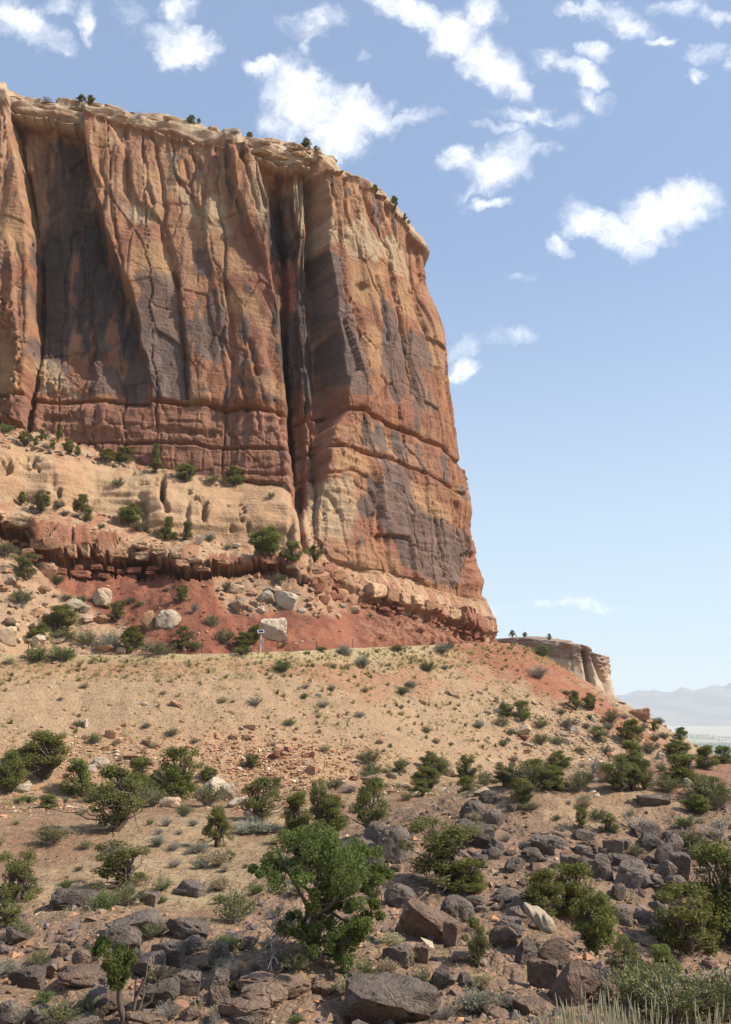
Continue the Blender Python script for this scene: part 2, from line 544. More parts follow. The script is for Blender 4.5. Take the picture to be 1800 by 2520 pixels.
# ================================================================== THE CLIFF: one sheet marched down from the rim to the road
H0 = 51.0                                            # height of the main bedding crack above the eye
CURVE = [(-175, 136), (-130, 139.5), (-100, 143), (-80, 145), (-58.2, 147.2), (-36, 150.4), (-15.5, 153.2), (-9.6, 153.4), (4, 165.8), (14.5, 176.2),
         (18.6, 181), (20.6, 186), (21.2, 193), (20.0, 202), (15, 218), (4, 245), (-25, 300)]
def plan_curve(step_of):
    c = np.array(CURVE, float)
    d = np.r_[0, np.cumsum(np.hypot(*np.diff(c, axis=0).T))]
    fine = np.arange(0, d[-1], 0.1)
    x = np.interp(fine, d, c[:, 0]); y = np.interp(fine, d, c[:, 1])
    k = np.exp(-0.5 * (np.arange(-60, 61) * 0.1 / 1.6) ** 2); k /= k.sum()
    xp = np.convolve(np.pad(x, 60, 'edge'), k, 'valid'); yp = np.convolve(np.pad(y, 60, 'edge'), k, 'valid')
    s, out = 6.0, []
    while s < fine[-1] - 6:
        out.append(s)
        s += step_of(np.interp(s, fine, xp), np.interp(s, fine, yp))
    s = np.array(out)
    X = np.interp(s, fine, xp); Y = np.interp(s, fine, yp)
    k2 = np.exp(-0.5 * (np.arange(-90, 91) * 0.1 / 3.0) ** 2); k2 /= k2.sum()
    tx = np.convolve(np.pad(np.gradient(xp), 90, 'edge'), k2, 'valid'); ty = np.convolve(np.pad(np.gradient(yp), 90, 'edge'), k2, 'valid')
    tx = np.interp(s, fine, tx); ty = np.interp(s, fine, ty)
    n = np.hypot(tx, ty)
    return s, X, Y, ty / n, -tx / n
def _st(x, y):
    if x < -72: return 1.6
    if y > 196: return 1.2
    return 0.215
S, CX, CY, NX, NY = plan_curve(_st)
NC = len(S)
nose = int(np.argmax(np.where(CY < 195, CX * 1.0 - 0.0 * CY, -99)))
nose = int(np.argmin(np.abs(CY - 190.0) + (CX < 10) * 99))

WALLTOP = pl([(-300, 215), (0, 262), (30, 280), (90, 300), (210, 306), (280, 318), (380, 345), (480, 370), (560, 380), (640, 388), (700, 410), (760, 416), (800, 440), (850, 456), (900, 478), (940, 503), (985, 545), (1015, 580), (1100, 660)])
SKYL = pl([(-300, 150), (-60, 195), (0, 208), (40, 222), (100, 240), (125, 229), (200, 251), (240, 263), (330, 284), (440, 297), (500, 309), (560, 328), (600, 331), (640, 327), (700, 343), (760, 365), (810, 396), (850, 432), (900, 455), (940, 480), (985, 515), (1015, 552), (1100, 640)])
WBASE = pl([(-300, 985), (0, 1040), (75, 1057), (150, 1077), (200, 1090), (260, 1120), (340, 1142), (420, 1158), (480, 1168), (560, 1182), (690, 1192), (738, 1225), (756, 1290), (772, 1350), (800, 1384), (900, 1402), (1000, 1424), (1080, 1446), (1140, 1472), (1300, 1476)])
CTOP = pl([(-300, 1070), (0, 1104), (60, 1098), (110, 1104), (140, 1124), (250, 1136), (340, 1156), (380, 1168), (440, 1178), (520, 1190), (600, 1192), (690, 1196), (738, 1240), (756, 1300), (772, 1351), (800, 1385), (900, 1403), (1000, 1425), (1080, 1447), (1140, 1473), (1300, 1477)])
CBASE = pl([(-300, 1195), (0, 1225), (60, 1240), (150, 1255), (220, 1262), (300, 1290), (340, 1310), (420, 1320), (480, 1318), (560, 1345), (640, 1345), (740, 1350), (772, 1362), (800, 1388), (900, 1406), (1000, 1428), (1080, 1450), (1140, 1475), (1300, 1479)])
LTOP = pl([(-300, 1230), (0, 1258), (80, 1272), (140, 1290), (240, 1312), (330, 1332), (420, 1357), (500, 1377), (560, 1382), (640, 1374), (700, 1374), (760, 1384), (800, 1402), (900, 1430), (1000, 1458), (1100, 1492), (1160, 1506), (1205, 1520), (1300, 1530)])
LBOT = pl([(-300, 1290), (0, 1330), (60, 1362), (110, 1402), (200, 1437), (310, 1422), (420, 1427), (500, 1427), (580, 1422), (640, 1410), (760, 1437), (840, 1482), (900, 1494), (960, 1512), (1040, 1526), (1100, 1544), (1160, 1572), (1205, 1585), (1300, 1590)])

def march():
    # ---- upward from the bedding crack
    O = np.zeros(NC); H = np.full(NC, H0)
    up = []
    fl = np.zeros(NC, bool)
    nup = 372
    for i in range(nup):
        u, v, fw = proj(CX + NX * O, CY + NY * O, H)
        wob = 4.0 * vnoise2(S / 4.0, S * 0 + 3.1, 5) + 2.0 * vnoise2(S / 1.3, S * 0 + 9.1, 6)
        wt = WALLTOP(u) + wob * 0.6; sk = SKYL(u) + wob * 0.8
        t = np.clip((wt - v) / np.maximum(wt - sk, 1), 0, 1.2)
        fl |= v < sk
        sl = np.where(v > wt, 83.3, np.interp(t, [0, .12, .45, 1], [82, 72, 58, 46]))
        sl = np.where(fl, 9.0, sl)
        a = np.radians(sl)
        band = np.where(fl, 2, np.where(v > wt, 0, 1))
        up.append((O.copy(), H.copy(), band, t))
        st = np.where(fl, 0.5, 0.212)
        O = O - np.cos(a) * st; H = H + np.sin(a) * st
    for i in range(10):
        O = O - 5.0; H = H + 0.3
        up.append((O.copy(), H.copy(), np.full(NC, 2), np.ones(NC)))
    # ---- downward
    O = np.zeros(NC); H = np.full(NC, H0)
    down = []
    last = np.zeros(NC, int)
    for i in range(345):
        u, v, fw = proj(CX + NX * O, CY + NY * O, H)
        wob = 7.0 * vnoise2(S / 6.0, S * 0 + 1.7, 15)
        vv = v + wob * 0.7
        wb, ct, cb, lt, lb = WBASE(u), CTOP(u), CBASE(u), LTOP(u), LBOT(u)
        band = np.select([vv < wb, vv < ct, vv < cb, vv < lt, vv < lb], [0, 3, 4, 5, 6], 7)
        raw = band
        band = last = np.maximum(band, last)
        t = np.select([band == 4, band == 6], [(vv - ct) / np.maximum(cb - ct, 1), (vv - lt) / np.maximum(lb - lt, 1)], 0.0)
        sl = np.select([band == 0, band == 3, band == 4, band == 5, band == 6],
                       [np.full(NC, 81.6), np.full(NC, 26.0), np.interp(t, [0, .2, .55, 1], [28, 48, 72, 80]), np.interp(u, [740, 800, 1000, 1120], [24, 44, 52, 66]), np.interp(u, [740, 1150], [74, 82])],
                       np.interp(u, [0, 500, 760, 900, 1060, 1200], [35, 35, 38, 47, 60, 80]))
        sl = np.where(raw < band, 79.0, sl)
        if i > 0: down.append((O.copy(), H.copy(), band, t))
        a = np.radians(sl)
        st = np.where(v > 1660, 0.0, 0.215)
        O = O + np.cos(a) * st; H = H - np.sin(a) * st
    rows = up[::-1] + down
    O = np.array([r[0] for r in rows]); H = np.array([r[1] for r in rows])
    B = np.array([r[2] for r in rows]); T = np.array([r[3] for r in rows])
    k = np.exp(-0.5 * (np.arange(-16, 17) / 6.0) ** 2); k /= k.sum()
    for A in (O, H):                                  # even out the march sideways
        Ap = np.pad(A, ((0, 0), (16, 16)), 'edge')
        A[:] = sum(k[j] * Ap[:, j:j + NC] for j in range(33))
    for A in (O, H, B, T):                            # the hidden far side repeats the profile of the nose
        A[:, nose:] = A[:, nose:nose + 1]
    return O, H, B, T
SO, SH, SB, ST = march()
NR = SO.shape[0]
BX = CX + NX * SO; BY = CY + NY * SO; BH = SH.copy()
U, V, FW = proj(BX, BY, BH)
SS = np.broadcast_to(S, BX.shape)
front = sstep(nose + 26, nose + 2, np.broadcast_to(np.arange(NC), BX.shape).astype(float))

# ---- big forms of the wall: vertical edges, each with the set-out left and right of it (metres)
def vc(pts):
    p = np.array(pts, float)
    return lambda v: np.interp(v, p[:, 0], p[:, 1])
EDGES = [  # (v -> u), width px, left set-out (v -> m), right set-out
 (vc([(200, 10), (300, 28), (400, 52), (520, 74), (650, 80), (850, 86), (940, 76), (1050, 68)]), 5, vc([(260, 1.4), (1000, 1.8), (1060, .5)]), vc([(260, -2.6), (800, -3.4), (980, -.6), (1010, 0)])),
 (vc([(300, 132), (420, 138), (560, 192), (720, 215), (850, 232), (985, 212)]), 10, vc([(300, -2.6), (600, -4.0), (900, -1.6), (985, -.6), (1010, 0)]), vc([(300, -3.6), (600, -2.6), (900, -.9), (985, -.4), (1010, 0)])),
 (vc([(300, 205), (420, 218), (500, 236), (600, 266), (680, 296), (740, 326), (850, 346), (985, 371), (1100, 374)]), 8, vc([(300, -4.6), (600, -4.6), (850, -2.4), (990, -1.0), (1010, .1)]), vc([(300, 1.9), (600, 1.9), (990, 1.3), (1010, .3)])),
 (vc([(320, 300), (450, 320), (520, 345), (560, 398), (700, 440), (850, 453), (985, 467), (1100, 470)]), 6, vc([(320, 1.4), (600, .7), (850, .3), (990, .2), (1010, .1)]), vc([(320, 1.7), (600, 1.5), (850, 1.3), (990, 1.1), (1010, .1)])),
 (vc([(340, 405), (430, 430), (540, 500), (600, 506), (720, 530), (985, 556), (1100, 560)]), 5, vc([(340, 1.3), (985, 1.2), (1010, .1)]), vc([(340, 1.6), (600, 1.7), (985, 1.3), (1010, .2)])),
 (vc([(370, 545), (450, 570), (560, 600), (640, 640), (700, 655), (1100, 680)]), 9, vc([(370, .6), (560, .4), (700, 1.0), (985, .9), (1010, .2)]), vc([(370, 2.7), (560, 2.9), (660, 1.6), (720, 1.0), (985, .9), (1010, .2)])),
 (vc([(370, 592), (430, 637), (520, 654), (610, 654), (700, 670), (800, 686), (985, 703), (1100, 712), (1200, 725)]), 9, vc([(370, 2.6), (600, 2.8), (680, 1.3), (985, .9), (1010, .3), (1180, .3)]), vc([(370, -3.2), (900, -3.6), (1060, -2.8), (1180, -1.8), (1260, 0)])),
 (vc([(420, 714), (560, 727), (700, 737), (985, 748), (1100, 752)]), 8, vc([(370, -3.2), (900, -3.6), (1060, -2.8), (1180, -1.8), (1260, 0)]), vc([(370, -2.8), (430, -1.6), (640, -1.9), (720, -3.4), (900, -2.8), (1060, -1.0), (1180, -.6), (1260, 0)])),
 (vc([(420, 764), (520, 763), (640, 767), (800, 777), (985, 779), (1100, 776)]), 7, vc([(370, -2.4), (640, -2.0), (720, -3.4), (900, -2.8), (1060, -1.2), (1180, -.8), (1260, 0)]), vc([(370, -4.0), (900, -4.2), (1060, -3.0), (1180, -1.8), (1260, 0)])),
 (vc([(409, 776), (521, 792), (625, 788), (733, 809), (840, 818), (948, 830), (1015, 834), (1060, 800), (1110, 792), (1170, 792), (1230, 780), (1350, 768)]), 8, vc([(400, -4.0), (900, -4.0), (1060, -2.8), (1180, -1.7), (1260, -.6), (1380, 0)]), vc([(400, 1.7), (700, 1.9), (1000, 1.7), (1060, 1.3), (1200, 1.2), (1350, .8), (1390, 0)])),
 (vc([(500, 817), (668, 834), (754, 850), (862, 880), (948, 893), (1010, 900), (1100, 905)]), 6, vc([(500, 2.6), (1000, 2.2), (1030, .9), (1100, .6)]), vc([(500, 1.4), (700, 1.2), (880, .8), (1000, 1.4), (1030, .7), (1100, .6)])),
 (vc([(560, 930), (646, 955), (819, 985), (970, 1013), (1050, 1030), (1100, 1040)]), 5, vc([(560, .9), (1050, .8), (1080, .3)]), vc([(560, .4), (850, .3), (1050, .5), (1080, .3)])),
 (vc([(600, 998), (668, 1013), (745, 1028), (840, 1052), (985, 1075), (1100, 1090)]), 4, vc([(560, .7), (1050, .6), (1080, .2)]), vc([(560, .2), (1050, .3), (1080, .1)])),
]
def big_forms(u, v):
    uw = u + 5.0 * vnoise2(u / 37.0, v / 45.0, 71) + 2.5 * vnoise2(u / 14.0, v / 15.0, 72)
    D = np.zeros(u.shape)
    ku, kw, kl, kr = zip(*[(e[0](v), e[1], e[2](v), e[3](v)) for e in EDGES])
    first = True
    for i in range(len(EDGES)):
        lo = ku[i]
        D = np.where((uw < lo) & first, 0.3 + (kl[0] - 0.3) * np.clip((uw + 200) / (lo + 200), 0, 1), D) if i == 0 else D
        nxt = ku[i + 1] if i + 1 < len(EDGES) else np.full(u.shape, 1320.0)
        nl = kl[i + 1] if i + 1 < len(EDGES) else np.zeros(u.shape)
        f = np.clip((uw - lo) / np.maximum(nxt - lo, 1), 0, 1)
        seg = kr[i] + (nl - kr[i]) * f
        e = sstep(0, kw[i], uw - lo)
        val = kl[i] + (seg - kl[i]) * e
        D = np.where((uw >= lo) & (uw < nxt), val, D)
    return D

CRACKS = [  # poly-line, half width px, depth m
 ([(28, 290), (52, 400), (76, 520), (84, 650), (88, 850), (78, 940), (72, 1050)], 7, 2.6),
 ([(675, 425), (690, 538), (703, 668), (698, 831), (710, 934), (718, 1064), (722, 1180), (734, 1240)], 9, 3.2),
 ([(770, 470), (778, 560), (772, 640)], 7, 2.5),
 ([(765, 985), (775, 1064), (780, 1110)], 8, 1.6),
 ([(955, 640), (965, 720), (985, 819), (1000, 900), (1013, 970)], 6, 1.5),
 ([(1013, 668), (1028, 745), (1044, 800), (1056, 850), (1062, 900)], 5, 1.2),
 ([(918, 690), (930, 740), (938, 776), (950, 840)], 4, .6),
 ([(1080, 905), (1086, 950), (1088, 985)], 5, 1.0),
 ([(848, 754), (862, 800), (878, 862), (892, 948)], 6, 1.2),
 ([(935, 930), (944, 960), (938, 990)], 4, .6),
 ([(440, 700), (453, 850), (462, 940), (467, 985)], 5, .8),
 ([(380, 350), (395, 440), (408, 530), (404, 560), (430, 640), (442, 720)], 5, .9),
 ([(545, 860), (548, 820), (560, 870), (575, 900)], 5, .8),
 ([(615, 850), (625, 890), (634, 930)], 6, 1.1),
 ([(545, 735), (560, 800), (568, 850)], 3, .45), ([(500, 470), (502, 520), (500, 580), (505, 620)], 4, .6),
 ([(590, 930), (600, 970), (614, 1010)], 5, .8), ([(615, 1010), (620, 970), (608, 940)], 4, .5), ([(640, 960), (650, 990), (654, 1000)], 3, .4),
 ([(560, 1008), (556, 1040), (562, 1066)], 4, .6), ([(636, 1014), (637, 1064)], 4, .6), ([(438, 1000), (440, 1050)], 3, .4),
 ([(268, 480), (282, 560), (300, 660), (318, 720), (338, 790)], 4, .6), ([(250, 420), (262, 480), (255, 540)], 5, .7),
 ([(352, 380), (362, 450), (378, 520)], 5, .8), ([(455, 410), (470, 480), (490, 540)], 4, .6), ([(310, 340), (318, 420), (322, 500)], 5, .7),
 ([(478, 395), (500, 440), (512, 490)], 4, .6), ([(590, 400), (615, 470), (632, 540)], 4, .6),
 ([(1062, 1240), (1072, 1320), (1086, 1390), (1093, 1420)], 4, .8), ([(1120, 1240), (1124, 1290)], 5, .9), ([(905, 1205), (925, 1260), (932, 1330)], 4, .6),
 ([(1140, 1130), (1125, 1180), (1118, 1240)], 3, .4), ([(988, 1210), (1012, 1260), (1020, 1330), (1035, 1400)], 3, .5),
 ([(1168, 1370), (1160, 1420), (1152, 1470)], 6, 1.0), ([(860, 1190), (905, 1215)], 3, .5), ([(868, 1340), (870, 1400)], 4, .5),
 ([(855, 415), (872, 470), (890, 520), (905, 560)], 5, .8), ([(880, 470), (898, 530), (925, 600)], 5, .7), ([(912, 480), (930, 540), (960, 600)], 5, .7),
 ([(945, 505), (962, 560), (985, 610)], 6, .9), ([(828, 450), (836, 520), (842, 590)], 5, .7), ([(800, 470), (812, 560), (822, 640)], 4, .6),
]
G1 = [(-200, 975), (78, 981), (191, 985), (323, 990), (400, 994), (553, 1004), (615, 1011), (710, 1020), (780, 1020), (832, 1015), (878, 1017), (925, 1030), (977, 1056), (1023, 1074), (1090, 1095), (1121, 1131), (1140, 1150)]
G2 = [(194, 1088), (319, 1092), (431, 1092), (600, 1107), (720, 1111), (794, 1107), (858, 1105), (927, 1126), (1031, 1158), (1117, 1202), (1140, 1222)]
G3 = [(560, 1166), (600, 1169), (716, 1176), (794, 1169), (858, 1165), (900, 1176)]
PITS = [  # tafoni and scoops: u, v, ru, rv, depth
 (87, 1129, 12, 11, 1.5), (63, 1126, 8, 8, .8), (26, 1129, 5, 4, .7), (39, 1129, 4, 3, .6), (67, 1149, 15, 9, .9), (96, 1159, 4, 5, .6), (86, 1152, 4, 4, .5),
 (6, 1148, 24, 20, 1.3), (142, 1211, 7, 12, .9), (107, 1126, 3, 2, .5), (483, 1221, 11, 9, 1.0), (403, 1206, 6, 26, 1.5), (465, 1200, 8, 5, .8),
 (504, 1256, 9, 26, 1.1), (341, 1242, 13, 14, 1.0), (599, 1251, 5, 4, .6), (604, 1262, 5, 4, .6), (590, 1238, 4, 3, .5), (597, 1282, 5, 5, .5), (592, 1268, 4, 4, .5),
 (470, 1208, 6, 6, .6), (562, 1240, 5, 3, .4), (610, 1300, 8, 10, .6), (572, 1300, 7, 8, .5), (140, 1240, 16, 6, .5), (350, 1184, 12, 4, .5), (384, 1180, 8, 3, .4), (385, 1190, 9, 3, .4),
 (320, 1158, 16, 5, .6), (884, 710, 15, 12, 1.0), (866, 800, 14, 40, .9), (880, 860, 16, 30, .9), (884, 640, 8, 5, .3), (1056, 1072, 4, 9, .6), (1000, 1030, 22, 30, -.2),
 (858, 540, 16, 40, .7), (905, 545, 10, 14, .5), (985, 500, 8, 16, .7), (20, 700, 14, 60, .8), (10, 900, 34, 110, 2.6), (150, 1030, 40, 10, .5), (430, 1062, 46, 9, .9), (500, 1068, 40, 8, .9),
 (115, 1040, 22, 26, .7), (230, 1075, 90, 18, .9), (185, 940, 60, 22, -.9), (130, 900, 40, 40, -.5), (925, 1290, 20, 34, .5), (1160, 1400, 10, 40, .6), (880, 1430, 10, 22, .4),
]
def wall_relief():
    D = np.zeros(U.shape)
    up_ = (SB <= 2) | (SB == 0)
    wall = SB == 0
    bf = big_forms(U, V)
    fade = np.where(wall, 1.0, np.where((SB == 1), 0.25, 0.0)) * front
    D += 1.35 * bf * fade
    D -= wall * (1.3 * sstep(1230, 1310, V) * sstep(1440, 1400, V) * sstep(1090, 1140, U) + 1.5 * np.exp(-((V - 610) / 50.0) ** 2) * sstep(960, 1030, U))
    D -= wall * (2.6 * np.exp(-((V - 690) / 75.0) ** 2) * sstep(985, 1045, U) + 1.3 * np.exp(-((V - 1462) / 26.0) ** 2) * sstep(1080, 1150, U))
    # flutes near the top, plates and joints over the whole wall
    top = sstep(720, 430, V) * wall
    w = SS + 0.9 * vnoise2(SS / 5.0, SH / 9.0, 31)
    fl = 1 - np.abs(vnoise2(w / 2.3, SH / 17.0, 32))
    fl2 = 1 - np.abs(vnoise2(w / 0.95, SH / 8.0, 33))
    D += top * ((fl - 0.55) * 0.75 + (fl2 - 0.55) * 0.22)
    body = sstep(500, 760, V) * wall
    D += body * ((fl - 0.6) * 0.28)
    sw = SS + 0.6 * vnoise2(SS / 2.5, SH / 3.5, 41) + 0.10 * SH
    e1, c1 = cells(sw / 6.5, SH / 15.0, 42)
    e2, c2 = cells(sw / 2.1 + 7, SH / 4.4, 43)
    amp = np.where(wall, 0.7 + 0.3 * body, 0)
    D += amp * (0.50 * np.round(c1 * 2.0) / 2 + 0.09 * c2 - 0.35 * sstep(0.03, 0.0, e1) - 0.08 * sstep(0.05, 0, e2))
    for q, (a_, b_, dep, wd) in enumerate([(5.2, 60.0, .8, .03), (3.1, 34.0, .30, .04), (12.0, 7.5, .22, .03)]):
        jn = np.abs(vnoise2(sw / a_ + 3.3 * q, SH / b_ + q, 44 + q))
        D -= wall * dep * sstep(wd, 0.0, jn)
    sg_ = vnoise2(sw / 6.5, SH / 30.0, 47)
    D += wall * 0.35 * np.tanh(sg_ * 14)
    nb = fbm3(BX / 5.0, BY / 5.0, BH / 7.0, 4, 51)
    nf = fbm3(BX / 1.1, BY / 1.1, BH / 1.5, 3, 52)
    D += np.where(wall, 0.20 * nb + 0.07 * nf, 0)
    # blocks of the lower, horizontally bedded part
    g1v = np.interp(U, [p[0] for p in G1], [p[1] for p in G1])
    low = wall & (V > g1v)
    lo = sstep(-4, 14, V - g1v) * wall
    bx = SS / 3.1 + 0.25 * vnoise2(SS / 2, SH / 4, 61)
    e3, c3 = cells(bx, SH / 7.0 + 3.3, 62, 0.6)
    D += lo * (0.22 * c3 - 0.35 * sstep(0.06, 0.0, e3) * sstep(950, 700, U) + 0.25)
    D += lo * 0.16 * fbm2(SS / 6.0, SH / 0.9, 3, 63)
    # slickrock bench: swells
    bench = SB == 4
    D += bench * (1.0 * fbm3(BX / 8.0, BY / 8.0, BH / 8.0, 3, 64) + 0.07 * nf + 0.34 * vnoise2(SS / 9.0, SH / 0.8, 65))
    D -= bench * 0.9 * sstep(0.45, 0.0, np.abs(vnoise2(SS / 7.5 + 3, SH / 25.0, 66)) * 4) * sstep(.2, .6, ST)
    # red ledge: blocks over an undercut, thin beds below
    led = SB == 6
    bl = SS / 2.9 + 0.3 * vnoise2(SS / 2.2, SH / 3.0, 67)
    e4, c4 = cells(bl, np.floor(ST * 1.99) * 3.7 + 0.5, 68, 0.7)
    jag = 0.18 * vnoise2(SS / 3.0, SH * 0 + 8.0, 69)
    uc = sstep(.50 + jag, .60 + jag, ST) * np.clip(0.75 + 0.9 * vnoise2(SS / 9.0, SS * 0, 70) + .6 * np.exp(-((U - 540) / 80.0) ** 2), 0.1, 1.3)
    D += led * (1.15 * c4 - 1.1 * sstep(0.12, 0.0, e4) + (.75 + .5 * vnoise2(SS / 4.0, SS * 0, 74)) * sstep(0.0, .07, ST) * sstep(.62, .52, ST) - 3.0 * uc * sstep(1.0, .86, ST) + 0.20 * nf)
    D -= led * 1.6 * sstep(1130, 1190, U) * sstep(.7, .5, ST) * front
    D += led * 0.5 * sstep(770, 860, U) * sstep(.66, .56, ST) * front
    beds = vnoise2(SS / 7.0, SH / 0.42, 75)
    D += led * 0.30 * beds * sstep(.5, .65, ST)
    # soil and talus; ledgy mudstone under the right-hand wall
    soil = (SB == 3) | (SB == 5) | (SB == 7)
    D += soil * (0.42 * fbm3(BX / 3.0, BY / 3.0, BH / 3.0, 4, 76) + 0.10 * nf)
    mud = (SB == 7) * sstep(820, 960, U) * front
    e5, c5 = cells(SS / 1.5 + 0.5 * beds, SH / 1.0, 77, 0.8)
    D += mud * (0.55 * c5 + 0.45 * vnoise2(SS / 6.0, SH / 0.8, 78) - 0.45 * sstep(.12, 0, e5))
    # cap rock: lip, shadowed recess, rounded beds
    cap = SB == 1
    t = ST
    cap = cap * (1 - .85 * sstep(930, 1000, U))
    D += cap * (1.2 * np.exp(-((t - 0.03) / .05) ** 2) - 1.6 * np.exp(-((t - .22) / .09) ** 2) + 0.8 * np.exp(-((t - .58) / .16) ** 2))
    D += cap * (0.55 * vnoise2(SS / 6.0, SH / 0.75, 79) + 0.7 * fbm2(SS / 4.5, SH / 2.5, 3, 80))
    D += wall * 0.8 * np.exp(-(np.clip(V - WALLTOP(U), 0, 99) / 5.0) ** 2)
    plat = SB == 2
    D += plat * (0.5 * fbm2(BX / 6.0, BY / 6.0, 3, 81))
    # hand-placed cracks, bedding grooves, pits
    wob = 4.0 * vnoise2(U / 30.0, V / 22.0, 82) + 1.8 * vnoise2(U / 9.0, V / 9.0, 83)
    uu, vv = U + wob, V
    def groove(pts, hw, dep, ax):
        lo_u = min(p[0] for p in pts) - 4 * hw; hi_u = max(p[0] for p in pts) + 4 * hw
        lo_v = min(p[1] for p in pts) - 4 * hw; hi_v = max(p[1] for p in pts) + 4 * hw
        sel = (U > lo_u) & (U < hi_u) & (V > lo_v) & (V < hi_v) & (front > .5) & (SB <= 6)
        if not sel.any(): return
        d = segdist((uu if ax == 0 else U)[sel], (vv if ax == 0 else V + wob * 0.8)[sel], pts)
        D[sel] -= dep * np.exp(-(d / hw) ** 2)
    for pts, hw, dep in CRACKS: groove(pts, hw, dep, 0)
    groove(G1, 4.0, 1.5, 1); groove(G2, 3.6, 1.3, 1); groove(G3, 4.0, .7, 1)
    groove([(746, 1195), (742, 1260), (748, 1345)], 7, 2.2, 0); groove([(400, 1180), (402, 1230), (412, 1262)], 5, 1.3, 0)
    for (pu, pv, ru, rv, dep) in PITS:
        sel = (np.abs(U - pu) < 3 * ru) & (np.abs(V - pv) < 3 * rv) & (front > .5)
        if sel.any():
            r2 = (((uu[sel] - pu) / ru) ** 2 + ((vv[sel] - pv) / rv) ** 2) * (1 + .5 * vnoise2(U[sel] / 6.0, V[sel] / 6.0, 86))
            D[sel] -= dep * (1.5 if 1095 < pv < 1320 and pu < 640 else 1.0) * np.exp(-r2 ** 2.0)
    return D, dict(nb=nb, nf=nf, c1=c1, c2=c2, c3=c3, c4=c4, c5=c5, beds=beds, g1v=g1v, mud=mud, e4=e4)
SD, SF = wall_relief()
# normals of the smooth profile
dO = np.gradient(SO, axis=0); dH = np.gradient(SH, axis=0)
nn = np.hypot(dO, dH) + 1e-9
nO, nZ = -dH / nn, dO / nn
PX = BX + NX * nO * SD; PY = BY + NY * nO * SD; PZ = BH + nZ * SD

